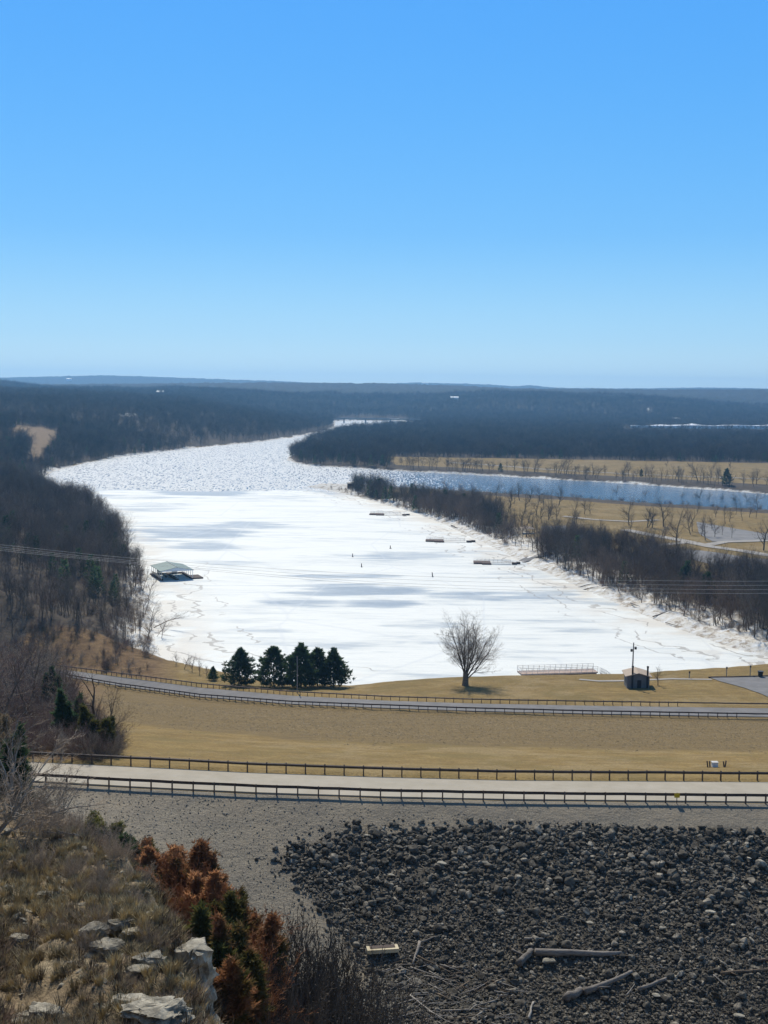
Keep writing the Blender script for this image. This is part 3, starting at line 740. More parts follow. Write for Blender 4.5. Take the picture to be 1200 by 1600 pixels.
O_far = dict(wob=.12, up=.08, n=[9, 8], start=.3, ang=(.6, 1.2), spread=1.2, thick=0, tw=.05, r0=.17, seg=4)
O_brush = dict(wob=.14, up=.10, n=[5, 5, 3], start=.05, ang=(.35, .9), thick=0, tw=.008, r0=.035, seg=5, stems=9, fan=(.1, .75))
TREES = [make_tree_meshes(100 + i, 14, 3, O_forest, m2=('twig', 'twig', 'twig_tan')[i % 3] if i % 3 == 2 and False else 'twig') for i in range(6)]
PARKT = [make_tree_meshes(200 + i, 12, 3, O_park) for i in range(5)]
BRUSH = [make_tree_meshes(300 + i, 3.4, 3, O_brush, m1='twig_tan', m2=('twig_tan', 'twig', 'twig_red')[i % 3]) for i in range(5)]
def joined(t, name):
    """trunk and crown of a tree as one mesh object that is only a source for masses of trees"""
    a, c = t; va = np.zeros(len(a.vertices) * 3, np.float32); a.vertices.foreach_get('co', va); vc = np.zeros(len(c.vertices) * 3, np.float32); c.vertices.foreach_get('co', vc)
    fa = [tuple(p.vertices) for p in a.polygons]; n = len(a.vertices); fc = [tuple(n + i for i in p.vertices) for p in c.polygons]
    me = mesh_np(name, np.concatenate([va, vc]).reshape(-1, 3), fa + fc, [a.materials[0], c.materials[0]])
    me.polygons.foreach_set('material_index', np.array([0] * len(fa) + [1] * len(fc), np.int32))
    return bpy.data.objects.new(name, me)
SRC_NEAR = [joined(t, 'bare_tree_source') for t in TREES]
SRC_FAR = [joined(make_tree_meshes(400 + i, 14, 2, O_far, m1='twig_far', m2='twig_far'), 'far_tree_source') for i in range(6)]
SRC_FAR.append(joined(make_tree_meshes(420, 17, 2, dict(O_far, r0=.25, spread=1.4), m1='twig_far', m2='twig_far'), 'far_tree_source'))
SRC_BRUSH = [joined(t, 'brush_source') for t in BRUSH]

# ------------------------------------------------------------ masses: one object each, copies spread by geometry nodes
def mass(name, pts, src, scl, rotz, label, tilt=None, cat=None):
    n = len(pts)
    me = bpy.data.meshes.new(name); me.vertices.add(n); me.vertices.foreach_set('co', np.asarray(pts, np.float32).ravel()); me.update()
    a = me.attributes.new('scl', 'FLOAT_VECTOR', 'POINT'); s = np.asarray(scl, np.float32)
    if s.ndim == 1: s = np.stack([s, s, s], 1)
    a.data.foreach_set('vector', s.ravel())
    a = me.attributes.new('rot', 'FLOAT_VECTOR', 'POINT'); r = np.zeros((n, 3), np.float32); r[:, 2] = rotz
    if tilt is not None: r[:, 0] = tilt[:, 0]; r[:, 1] = tilt[:, 1]
    a.data.foreach_set('vector', r.ravel())
    a = me.attributes.new('idx', 'INT', 'POINT'); a.data.foreach_set('value', NR.integers(0, len(src), n).astype(np.int32))
    o = link(name, me)
    g = bpy.data.node_groups.new(name + '_spread', 'GeometryNodeTree')
    g.interface.new_socket('Geometry', in_out='INPUT', socket_type='NodeSocketGeometry'); g.interface.new_socket('Geometry', in_out='OUTPUT', socket_type='NodeSocketGeometry')
    gi = g.nodes.new('NodeGroupInput'); go = g.nodes.new('NodeGroupOutput'); L = g.links.new
    jn = g.nodes.new('GeometryNodeJoinGeometry')
    for so in src:
        oi = g.nodes.new('GeometryNodeObjectInfo'); oi.inputs['Object'].default_value = so; oi.inputs['As Instance'].default_value = True
        L(oi.outputs['Geometry'], jn.inputs[0])
    ip = g.nodes.new('GeometryNodeInstanceOnPoints'); ip.inputs['Pick Instance'].default_value = True
    def at(nm, t):
        q = g.nodes.new('GeometryNodeInputNamedAttribute'); q.data_type = t; q.inputs['Name'].default_value = nm; return q.outputs['Attribute']
    L(gi.outputs[0], ip.inputs['Points']); L(jn.outputs[0], ip.inputs['Instance']); L(at('idx', 'INT'), ip.inputs['Instance Index'])
    L(at('scl', 'FLOAT_VECTOR'), ip.inputs['Scale'])
    e2r = g.nodes.new('FunctionNodeEulerToRotation'); L(at('rot', 'FLOAT_VECTOR'), e2r.inputs[0]); L(e2r.outputs[0], ip.inputs['Rotation'])
    L(ip.outputs[0], go.inputs[0])
    md = o.modifiers.new('spread', 'NODES'); md.node_group = g
    tagd(o, label, cat, kind='stuff'); return o

def scatter(n, u0, u1, d0, d1, powr=1.0):
    """points spread evenly over the ground of a sector of the view"""
    D = np.sqrt(NR.uniform(d0 ** 2, d1 ** 2, n)); u = NR.uniform(u0, u1, n); return u * D, D
def west_of(x, y): return x < np.interp(y, CEN_D, CEN_X)

def make_cedar_far(seed):
    r = np.random.default_rng(seed); n = 260; t = r.random(n); a = r.uniform(0, 6.28, n); rr = 2.6 * (1 - t) ** .8 * np.sqrt(r.random(n)); b0 = np.stack([rr * np.cos(a), rr * np.sin(a), .4 + 9.5 * t], 1)
    d = np.stack([np.cos(a), np.sin(a), r.uniform(0, 1, n)], 1); s_ = r.normal(0, 1, (n, 3)); s_ /= np.linalg.norm(s_, axis=1)[:, None]
    V = np.stack([b0 + s_ * .35, b0 - s_ * .35, b0 + d * 1.1], 1).reshape(-1, 3); return mesh_np('far_cedar', V, np.arange(3 * n).reshape(-1, 3), M['cedar'])
# ---- woods.  All stems that stand in a wood; the nearest become objects of their own
def visible(x, y, z, hh, tol=4.):
    """keeps what the camera, or one a step aside, can see: crown top against a horizon built up front to back"""
    return np.ones(len(x), bool)
xs, ys = scatter(52000, -.40, .40, 270, 1500)
sd = shore_sd(xs, ys); u = xs / ys
fd = np.interp(u, fx / fy, fy)
w_w = west_of(xs, ys) & (sd > 3) & (ys > fd + 2) & ~inpoly(xs, ys, CLEAR)
clr_side = segdist(xs, ys, CLEAR)
e_f = (~west_of(xs, ys)) & (sd > 9) & (ys > 1180) & ~inpoly(xs, ys, FIELD)
tipwood = (~west_of(xs, ys)) & (sd > 3) & (ys > 985) & (u < 0.005) & ~inpoly(xs, ys, FIELD)
south = (~west_of(xs, ys)) & (ys < 1180) & (ys > 930) & (sd > 4) & (sd < 24) & (NR.random(len(xs)) < .35)
bankl = (~west_of(xs, ys)) & (ys < 1000) & (ys > 700) & (sd > 3) & (sd < 12) & (inpoly(xs, ys, PARK)) & (NR.random(len(xs)) < .10)
tipwood &= NR.random(len(xs)) < sstep(.32, .48, fbm(xs / 25, ys / 60, 166))
k1 = w_w | e_f | tipwood | south
thin = NR.random(len(xs)) < np.where(w_w & (ys > 900), .95, np.where(w_w, 1., .7))
k1 &= thin
fx_, fy_ = xs[k1], ys[k1]
s1x, s1y = scatter(30000, -.10, .42, 330, 950)
ks = inpoly(s1x, s1y, STRIP1) | inpoly(s1x, s1y, STRIP2)
ks &= NR.random(len(ks)) < sstep(.36, .50, fbm(s1x / 13, s1y / 22, 165)) * .95 + .04
ax, ay = np.concatenate([fx_, s1x[ks]]), np.concatenate([fy_, s1y[ks]])
isstrip = np.concatenate([np.zeros(len(fx_), bool), np.ones(ks.sum(), bool)])
az_ = ground(ax, ay)
print('near wood stems', len(fx_), 'strip', ks.sum())
hh = NR.uniform(.5, 1.15, len(ax)) * np.where(isstrip, .88, .95) * (.45 + 1.1 * fbm(ax / 30, ay / 60, 161))
hh = np.where(~isstrip & (ay < 420), hh * .72, hh)
# which stems show: distance to the outer edge of the wood as seen from the camera, nearest first
order = np.argsort(ay)
uu = ax / ay
inview = np.abs(uu) < .335
edge_r = (segdist(ax, ay, W([(545, 763), (580, 773), (640, 791), (700, 808), (760, 832), (792, 847)]), False) < 7) | (segdist(ax, ay, W([(842, 868), (900, 893), (1000, 934), (1120, 974), (1200, 1003)]), False) < 8)
edge_l = (ay < np.interp(uu, fx / fy, fy) + 22) | ((shore_sd(ax, ay) < 8) & (ay < 760) & (ay > 300))
cand = [i for i in order if inview[i] and not isstrip[i] and edge_l[i]][:110] + [i for i in order if inview[i] and isstrip[i] and edge_r[i]][:110]
cs = set(cand)
def tree_obj(t, loc, sc, rz, name, label, group, cat='tree'):
    o = link(name, t[0], None, loc, rz, sc); tagd(o, label, cat, group); c = link('crown', t[1], o); return o
def lean(o, a): o.rotation_euler = (rnd.gauss(0, a), rnd.gauss(0, a), o.rotation_euler.z)
for i in cand:
    if isstrip[i]:
        o = tree_obj(TREES[i % 6], (ax[i], ay[i], az_[i]), float(hh[i]), rnd.uniform(0, 6.28), 'bare_tree', 'bare dark tree in the thick wood on the right bank of the lake', 'bare trees of the wood on the right bank')
    else:
        o = tree_obj(TREES[i % 6], (ax[i], ay[i], az_[i]), float(hh[i]), rnd.uniform(0, 6.28), 'bare_tree', 'bare dark tree at the edge of the left bank wood', 'bare trees of the wood on the left bank')
    lean(o, .06)
rest = np.array([i for i in range(len(ax)) if i not in cs])
near_r = rest[ay[rest] < 1000]; far_r = rest[ay[rest] >= 1000]
def do_mass(name, idx, src, label, f=1.):
    mass(name, np.stack([ax[idx], ay[idx], az_[idx] - .2], 1), src, hh[idx] * f, NR.uniform(0, 6.28, len(idx)), label, NR.normal(0, .06, (len(idx), 2)))
do_mass('winter_woods', near_r[~isstrip[near_r]], SRC_NEAR, 'leafless brown wood covering the left bank of the frozen lake')
do_mass('winter_woods', near_r[isstrip[near_r]], SRC_NEAR, 'leafless wood in a long strip between the frozen lake and the park')
do_mass('winter_woods', far_r, SRC_FAR, 'distant leafless woods either side of the bend in the river', 1.05)
# farther woods
xs, ys = scatter(70000, -.36, .36, 1500, 4000)
sd = shore_sd(xs, ys); k = (sd > 8) & (NR.random(len(xs)) < np.interp(ys, [1500, 4000], [1., .75])) & ~((xs / ys > .20) & (ys > 2120) & (ys < 2640) & (NR.random(len(xs)) < .93))
xs, ys = xs[k], ys[k]; zz = ground(xs, ys)
mass('far_forest', np.stack([xs, ys, zz - .5], 1), SRC_FAR, np.interp(ys, [1500, 4000], [1.1, 1.5]) * NR.uniform(.75, 1.15, len(xs)), NR.uniform(0, 6.28, len(xs)), 'blue grey forest covering the hills toward the horizon')
FC = []
for i in range(3):
    t_ = make_cedar_far(i); FC.append(bpy.data.objects.new('far_cedar_source', t_))
n_ = len(ax); ke = (NR.random(n_) < .05 * sstep(.5, .62, fbm(ax / 90, ay / 160, 167)) + .006) & (ay > 380)
mass('evergreens', np.stack([ax[ke], ay[ke] - 2, az_[ke]], 1), FC, NR.uniform(.6, 1.1, ke.sum()), NR.uniform(0, 6.28, ke.sum()), 'dark evergreens dotted through the leafless woods')
# undergrowth of the woods and banks
xs, ys = scatter(26000, -.36, .36, 270, 900)
sd = shore_sd(xs, ys); u = xs / ys; fd = np.interp(u, fx / fy, fy); bd = np.interp(u, T_LF[0], T_LF[1])
kk = ((west_of(xs, ys) & (ys > fd - 2) & (sd > 2) & (NR.random(len(xs)) < .35)) | inpoly(xs, ys, STRIP1) | inpoly(xs, ys, STRIP2)
      | ((ys > bd + 3) & (ys < fd + 3) & (u < -.20) & (sd > 1) & (NR.random(len(xs)) < .8)))
# bank brush between strips and along the channel
kk |= (~west_of(xs, ys)) & (sd > 2) & (sd < 9) & (ys > 720) & (NR.random(len(xs)) < .5)
xs, ys = xs[kk], ys[kk]; zz = ground(xs, ys); print('brush', len(xs))
mass('undergrowth', np.stack([xs, ys, zz - .1], 1), SRC_BRUSH, NR.uniform(.5, 1.25, len(xs)) * .9, NR.uniform(0, 6.28, len(xs)), 'brown leafless undergrowth below the woods and along the banks')

# ---- trees that stand alone
O_lone = dict(wob=.06, up=.03, n=[9, 7, 6, 3], start=.14, ang=(.35, .95), thick=1, tw=.0115, r0=.26, seg=7, stems=10, fan=(.10, .80), spread=1.0)
M['lone_twig'] = simple('lone_twig', (.20, .155, .115), (.34, .27, .20), 2, .9)
lt = make_tree_meshes(55, 17.2, 4, O_lone, m2='lone_twig')
O_stub = dict(wob=.05, up=.1, n=[4], start=.3, ang=(.3, .7), thick=0, tw=.02, r0=.75, seg=3)
p = hit(727, 1071)
trunk_b = MB().tube([(0, 0, -.6), (0, 0, .3), (.05, 0, 1.4), (0, .05, 3.0)], [.95, .75, .66, .55], 10)
v0 = len(lt[0].vertices)
o = link('lone_tree', trunk_b.build('trunk', M['bark']).data, None, p, 0.); bpy.data.objects.remove(bpy.data.objects['trunk'])
tagd(o, 'large bare tree with many upright stems alone on the lawn beside the ice', 'tree')
c = link('crown', lt[1], o, (0, 0, 1.5), 0, (1., 1., .91)); l_ = link('limbs', lt[0], o, (0, 0, 1.5), 0, (1., 1., .91))
PARK_POS = [(814, 822, 9), (833, 830, 8), (857, 813, 9), (873, 790, 11), (922, 803, 7), (963, 779, 9), (983, 821, 12), (1006, 783, 8), (1011, 825, 10), (1019, 825, 9), (1037, 823, 14), (1057, 853, 15), (1033, 847, 7), (1079, 835, 9), (1102, 844, 9), (1193, 860, 13),
            (1094, 788, 10), (1106, 789, 8), (1128, 790, 7), (1145, 792, 8), (1167, 793, 9), (1183, 794, 10), (1063, 786, 7), (1085, 787, 7), (1150, 792, 6), (765, 790, 8), (780, 800, 9), (748, 785, 8), (795, 795, 10), (820, 800, 10), (838, 805, 9), (850, 795, 9),
            (775, 778, 9), (812, 782, 10), (843, 782, 9), (870, 812, 8), (885, 845, 8), (700, 770, 8), (722, 772, 7), (1094, 920, 6), (1150, 915, 7)]
FIELD_POS = [(927, 742, 9), (945, 742, 7), (974, 743, 10), (982, 744, 11), (1008, 745, 9), (1018, 745, 9), (1060, 751, 10), (1090, 752, 14), (1100, 755, 8), (1162, 757, 9), (1182, 757, 11), (1042, 730, 5), (1115, 733, 6), (1140, 734, 6), (640, 727, 9), (660, 728, 7), (700, 730, 9), (722, 733, 8), (733, 735, 8),
             (745, 734, 9), (835, 738, 8), (840, 737, 9), (872, 740, 8), (882, 740, 8), (905, 741, 7), (1198, 758, 10), (1176, 756, 8), (1055, 749, 8)]
for i, (px, py, h) in enumerate(PARK_POS):
    q = hit(px, py, 300); where = 'on the tan park grass' if py > 798 else 'on the near bank of the blue channel'
    o = tree_obj(PARKT[i % 5], q, h / 12 * 1.45, rnd.uniform(0, 6.28), 'park_tree', 'bare grey tree standing apart from others ' + where, 'bare trees ' + where); lean(o, .03)
r2 = random.Random(5)
for i, (px, py) in enumerate([(800, 848), (808, 842), (818, 850), (828, 846), (838, 856), (846, 864), (854, 860), (850, 850), (790, 838), (812, 836), (834, 842), (846, 842), (805, 853), (815, 856), (825, 858), (832, 862), (840, 868), (858, 868), (848, 852), (822, 838), (798, 842), (865, 862)]):
    q = hit(px, py, 400); o = tree_obj((PARKT + TREES)[(i * 3) % 11], q, r2.uniform(.5, .95), r2.uniform(0, 6.28), 'bank_tree', 'bare tree in the sparse gap of the wood by the nearest dock', 'bare trees in the gap near the nearest dock'); lean(o, .06)
for i in range(84):
    px, py = (r2.uniform(640, 905), 0) if i < 58 else (r2.uniform(890, 1210), 0); py = r2.uniform(800, 862) if i >= 58 else r2.uniform(np.interp(px, [640, 760, 905], [770, 778, 785]), np.interp(px, [640, 800, 905], [785, 835, 850]))
    q = hit(px, py, 400); o = tree_obj((PARKT + TREES)[i % 11], q, r2.uniform(.6, 1.15), r2.uniform(0, 6.28), 'grove_tree', 'bare tree in the loose grove between the bank wood and the channel', 'bare trees of the loose park grove'); lean(o, .05)
for i, (px, py, h) in enumerate(FIELD_POS):
    q = hit(px, py, 500); o = tree_obj(PARKT[i % 5], q, h / 12 * 1.5, rnd.uniform(0, 6.28), 'field_tree', 'bare tree in the tan field beyond the blue channel', 'bare trees in the field beyond the channel')
special = {11: 'tall dark bare tree between the two park roads', 15: 'broad bare tree beside the park road at the right edge of the photo', 4: 'thin pale bare tree on the open tan grass near the channel',
           14: 'small bare tree between the upper car park and the road junction', 6: 'bare tree with spreading crown just above the bend of the pale park road', 10: 'tallest dense bare tree amid the clump above the park road'}
pts_ = [o for o in bpy.data.objects if o.name.startswith('park_tree')]
for i, l in special.items():
    o = bpy.data.objects['park_tree' + ('.%03d' % i if i else '')]; o['label'] = l
    if 'group' in o: del o['group']
for i, l in {7: 'taller bare tree with wide crown on the far bank near the right of the channel'}.items():
    o = bpy.data.objects['field_tree.%03d' % i]; o['label'] = l; del o['group']
# trees along the left shore that hang over the ice
SHORE_POS = [(262, 1004, 9, .25), (246, 985, 10, .2), (236, 962, 11, .15), (240, 940, 11, .25), (232, 925, 10, .15), (222, 905, 11, .2), (216, 888, 10, .2), (205, 872, 11, .2), (196, 855, 11, .2), (188, 842, 12, .15), (178, 830, 12, .15), (170, 818, 12, .1), (158, 806, 13, .1), (145, 798, 12, .1), (132, 790, 11, .1), (120, 784, 10, .1),
             (255, 1000, 6, .5), (248, 972, 7, .5), (100, 778, 9, .1), (88, 772, 9, 0), (76, 765, 8, 0)]
for i, (px, py, h, ln) in enumerate(SHORE_POS):
    q = hit(px, py, 280); o = tree_obj(TREES[i % 6], (q[0] - 2, q[1], gz(q[0] - 2, q[1])), h / 14, rnd.uniform(0, 6.28), 'shore_tree', 'bare tree leaning out over the snowy left shore', 'bare trees along the snowy left shore')
    o.rotation_euler = (rnd.gauss(0, .06), ln + rnd.gauss(0, .05), 0)
# the leaning tree
O_lean = dict(wob=.05, up=.03, n=[6, 5, 4], start=.55, ang=(.3, .7), thick=1, tw=.014, r0=.17, seg=7)
lt2 = make_tree_meshes(77, 15, 3, O_lean)
q = hit(240, 981, 250); o = tree_obj(lt2, q, 1.0, 0, 'leaning_tree', 'bare tree leaning far out over the ice below the boat shelter', None); o.rotation_euler = (.1, 1.02, 0)
# small bare trees by the lawn
q = hit(1028, 1071); tree_obj(PARKT[1], q, .42, 1., 'small_tree', 'small bare tree on the lawn just right of the grey toilet hut', None)
for i, (px, py, s) in enumerate([(300, 1050, .42), (312, 1054, .38), (288, 1046, .4), (324, 1058, .3), (275, 1040, .35)]):
    q = hit(px, py, 250); tree_obj(PARKT[i], q, s, i, 'sapling', 'pale leafless sapling between the left shore and the cedars', 'pale saplings left of the cedars')

# ---- evergreens
def cedar_meshes(seed, h, w, dens=1., foliage='cedar', k=2.2, low=.04, cone=.8, tuft=.34):
    r = np.random.default_rng(seed)
    n = int(2600 * dens)
    t = r.random(n) ** .85; z = h * (low + (1 - low) * t)
    prof = (np.minimum(1, (1 - t) / cone)) ** .75 * np.minimum(1, .55 + t * 3)
    a = r.uniform(0, 2 * np.pi, n)
    lob = 1 + .2 * np.sin(a * 3 + seed + t * 5) + .1 * np.sin(a * 5 + t * 11)
    rr = w / 2 * prof * lob * .86 * np.sqrt(r.uniform(.12, 1, n))
    cx = rr * np.cos(a); cy = rr * np.sin(a)
    # sprays cluster on some branch tips that stick out
    nb = int(48 * dens) + 14; bt = r.random(nb); ba = r.uniform(0, 2 * np.pi, nb)
    sel = r.integers(0, nb, n // 2); L = r.random(n // 2) ** .6
    bp = (np.minimum(1, (1 - bt) / cone)) ** .75 * np.minimum(1, .55 + bt * 3)
    m_ = n // 2
    bl = w / 2 * bp[sel] * (.95 + .45 * r.random(nb))[sel] * L; cx[:m_] = np.cos(ba[sel]) * bl + r.normal(0, .1, m_); cy[:m_] = np.sin(ba[sel]) * bl + r.normal(0, .1, m_); z[:m_] = h * (low + (1 - low) * bt[sel]) + L * .25 * h / 6 + r.normal(0, .1, m_)
    a[:m_] = ba[sel]
    V = []; Fc = []
    s = tuft * h / 8 * r.uniform(.6, 1.5, n)
    out = np.stack([np.cos(a), np.sin(a), r.uniform(.3, 1.3, n)], 1); out /= np.linalg.norm(out, axis=1)[:, None]
    base = np.stack([cx, cy, z], 1)
    V = np.zeros((n, 3, 3, 3)); 
    for j in range(3):
        d = out + r.normal(0, .5, (n, 3)); d /= np.linalg.norm(d, axis=1)[:, None]
        sd_ = np.cross(d, r.normal(0, 1, (n, 3))); sd_ /= np.linalg.norm(sd_, axis=1)[:, None] + 1e-9
        V[:, j, 0] = base + sd_ * s[:, None] * .28; V[:, j, 1] = base - sd_ * s[:, None] * .28; V[:, j, 2] = base + d * s[:, None] * 1.5
    Vf = V.reshape(-1, 3); Ff = np.arange(len(Vf)).reshape(-1, 3)
    cm = mesh_np('crown', Vf, Ff, M[foliage])
    tb = MB().tube([(0, 0, -.3), (0.02, 0, h * .5), (0, .02, h * .93)], [h * .022, h * .014, .01], 6)
    for i in range(14):
        zz = h * r.uniform(.1, .8); aa = r.uniform(0, 6.28); ll = w * .42 * (1 - zz / h)
        tb.tube([(0, 0, zz), (math.cos(aa) * ll, math.sin(aa) * ll, zz + ll * .35)], [.03, .008], 3)
    return mesh_np('trunk', tb.v, tb.f, M['bark']), cm
def shrub_meshes(seed, h, w, fol, lobes=6, dens=1., tuft=.5):
    r = random.Random(seed); ms = []
    for k in range(lobes):
        a = r.uniform(0, 6.28); d = w * .36 * math.sqrt(r.random()); hk = h * (1 if k == 0 else r.uniform(.5, .92)); wk = w * r.uniform(.38, .62)
        t_, c_ = cedar_meshes(seed * 31 + k, hk, wk, dens * r.uniform(.3, .5), fol, low=.0, cone=r.uniform(.5, 1.1), tuft=tuft * 8 / hk * .5)
        for me, l in ((t_, 0), (c_, 1)):
            v = np.zeros(len(me.vertices) * 3, np.float32); me.vertices.foreach_get('co', v); v = v.reshape(-1, 3)
            tip = v[:, 2:3] / max(hk, .1); v += np.array([math.cos(a) * d, math.sin(a) * d, 0]) * (.6 + .7 * tip); ms.append((l, v, [tuple(p.vertices) for p in me.polygons]))
    out = []
    for l, mt in ((0, 'bark'), (1, fol)):
        V = []; Fc = []; n = 0
        for q, v, f in ms:
            if q != l: continue
            V.append(v); Fc += [tuple(i + n for i in p) for p in f]; n += len(v)
        out.append(mesh_np(('trunk', 'crown')[l], np.concatenate(V), Fc, M[mt]))
    return out
def cedar(px, py, h, w, seed, label, name='cedar_tree', group=None, fol='cedar', dens=1., d0=25, **kw):
    t = cedar_meshes(seed, h, w, dens, fol, **kw); q = hit(px, py, d0)
    return tree_obj(t, q, 1., rnd.uniform(0, 6.28), name, label, group)
cedar(375, 1071, 8.4, 9.0, 1, 'dark green cedar with pointed top, leftmost of the row by the lower road', d0=200, dens=1.3)
cedar(428, 1073, 9.2, 10., 2, 'dark green cedar with ragged double top, second of the row by the lower road', d0=200, dens=1.3)
cedar(470, 1074, 9.8, 9.4, 3, 'tallest dark green cedar of the row, behind the thin pale pole', d0=200, dens=1.4)
cedar(496, 1072, 8.8, 8.4, 4, 'dark green cedar squeezed between the tallest cedar and the round one', d0=200)
cedar(521, 1073, 8.6, 9.2, 5, 'rounded dark green cedar at the lawn end of the row', d0=200, dens=1.3, cone=1.0)
cedar(333, 1063, 3.2, 3.4, 6, 'small dark evergreen shrub left of the row of cedars', 'evergreen_shrub', d0=200, cone=1.2)
cedar(1002, 745, 6.5, 4, 7, 'small dark cedar among bare trees on the far bank of the channel', d0=500, dens=.4)
cedar(1135, 758, 13, 9, 8, 'larger dark cedar among bare trees on the far bank of the channel', d0=500, dens=.6)
cedar(782, 736, 7, 5, 9, 'dark cedar on the far channel bank below the middle of the tan field', d0=500, dens=.4)
cedar(1068, 925, 9, 6, 10, 'dark green cedar half hidden in the right bank wood', d0=300, dens=.8)
cedar(1105, 940, 10, 7, 11, 'broad dark cedar in the right bank wood near the frame edge', d0=300, dens=.8)

# ------------------------------------------------------------ BUILT THINGS
def proj(x, y, z):
    """pixel of a point, to read where ground shows"""
    a, b_, c = x, y, z - CAMZ
    f = b_ * CP - c * SP; uu_ = b_ * SP + c * CP
    p_, q_ = a / f, uu_ / f
    return 600 + F * (p_ * CR + q_ * SR), 800 - F * (-p_ * SR + q_ * CR)
# covered boat dock
bp = Yp(277, 905, .4)
t = empty('boat_shelter', (bp[0], bp[1], .1), math.radians(24)); tagd(t, 'open boat shelter with green gable roof floating at the left shore', 'boat shelter')
Wd, Ln, ev, rg = 12.4, 17., 3.7, 5.0
r_ = MB()
r_.slab([(-Wd / 2 - .4, 0, ev), (0, 0, rg), (0, Ln, rg), (-Wd / 2 - .4, Ln, ev)], .16); r_.slab([(0, 0, rg + .004), (Wd / 2 + .4, 0, ev), (Wd / 2 + .4, Ln, ev), (0, Ln, rg + .004)], .16)
rf = r_.build('roof', M['roof_green'], t)
g_ = MB().poly([(-Wd / 2 - .3, -.02, ev - .25), (Wd / 2 + .3, -.02, ev - .25), (Wd / 2 + .3, -.02, ev - .05), (0, -.02, rg - .1), (-Wd / 2 - .3, -.02, ev - .05)]); g_.build('gable_board', M['white_paint'], rf)
MB().tube([(0, -.1, rg + .05), (0, Ln + .1, rg + .05)], .12, 6).build('ridge_cap', M['metal_pale'], rf)
d_ = MB()
for x in (-Wd / 2, 0, Wd / 2): d_.box(x, Ln / 2, .25, 1.3, Ln, .5)
d_.box(0, Ln - .8, .27, Wd, 1.6, .5)
d_.box(Wd / 2 + 2.4, 4.0, .24, 3.6, 8.0, .48)
d_.build('deck', M['wood_dark'], t)
for x in (-Wd / 2, 0, Wd / 2):
    for k in range(6): MB().box(x, .3 + k * (Ln - .6) / 5, ev / 2 + .1, .16, .16, ev - .1).build('post', M['white_paint'], t)
for x in (-Wd / 4 + .1, Wd / 4): MB().box(x, Ln - .1, 1.9, 2.2, .08, 2.6).build('storage_locker', M['white_paint'], t)
MB().box(-Wd / 2 + .1, Ln * .5, 1.0, .06, Ln * .9, 1.2).build('side_panel', M['metal_pale'], t)
bt = MB(); pts = []
for i in range(9):
    s = i / 8; wdt = 1.0 * math.sin(min(1, (1 - s) * 1.8 + .02) * math.pi / 2)
    pts.append((s * 6., wdt))
n0 = 0
for s, wd in pts: bt.v += [(-wd, s, .9), (0, s, .2 + .25 * (s / 6) ** 2), (wd, s, .9), (0, s, .95)]
for i in range(8):
    for j in range(4): a0 = 4 * i + j; b0 = 4 * i + (j + 1) % 4; bt.f.append((a0, b0, b0 + 4, a0 + 4))
bt.f.append((3, 2, 1, 0))
hull = bt.build('motor_boat', M['steel_dark'], None, (0, 0, 0)); hull.matrix_world = Matrix.Translation(Vector((bp[0], bp[1], .1))) @ Matrix.Rotation(math.radians(24), 4, 'Z') @ Matrix.Translation(Vector((-3.1, 5., .1)))
tagd(hull, 'dark motor boat with a low cabin moored under the green boat shelter roof', 'boat')
MB().box(0, 2.6, 1.25, 1.2, 1.6, .7).build('cabin', M['metal_pale'], hull)
# courtesy docks
def dock(px, py, L, label):
    q = Yp(px, py, .3); t = empty('fishing_dock', (q[0], q[1], .1), math.radians(-3)); tagd(t, label, 'dock', 'fishing docks frozen in along the right bank')
    p_ = L * .36
    MB().box(p_ / 2, 2.5, .35, p_, 6.5, .5).build('float_platform', M['deck_red'], t)
    e = MB().box(p_ * .75, .3 - 2.2, .38, p_ * .55, 1.4, .5).build('platform_step', M['deck_red'], t)
    gw = MB().box(p_ + L * .21, .8, .75, L * .44, 1.5, .16).build('gangway', M['metal_pale'], t)
    for sy in (.1, 1.5):
        r = MB(); x0_ = 1. ; x1_ = p_ + L * .42
        r.tube([(x0_, sy, 1.75), (x1_, sy, 1.85)], .05, 4); r.tube([(x0_, sy, 1.25), (x1_, sy, 1.35)], .035, 4)
        for k in range(9): xx = x0_ + (x1_ - x0_) * k / 8; r.tube([(xx, sy, .6), (xx, sy, 1.85)], .045, 4)
        r.build('railing', M['metal_pale'], t)
    r = MB()
    for k in range(5): xx = .3 + k * (p_ - .6) / 4; r.tube([(xx, 5.6, .5), (xx, 5.6, 1.7)], .05, 4)
    r.tube([(.3, 5.6, 1.7), (p_ - .3, 5.6, 1.7)], .05, 4); r.build('back_railing', M['metal_pale'], t)
    MB().box(p_ + L * .50, .4, .42, L * .10, 2.4, .75).build('anchor_float', M['wood_dark'], t)
    MB().box(p_ + L * .59, 2.2, .45, L * .08, 2.0, .75).build('anchor_float', M['wood_dark'], t)
dock(577, 804, 24.5, 'farthest of the three red brown docks frozen in on the right bank')
dock(665, 845.5, 25, 'middle red brown dock with long pale gangway on the right bank')
dock(740, 880, 20.5, 'nearest and lowest of the three docks frozen in by the right bank')
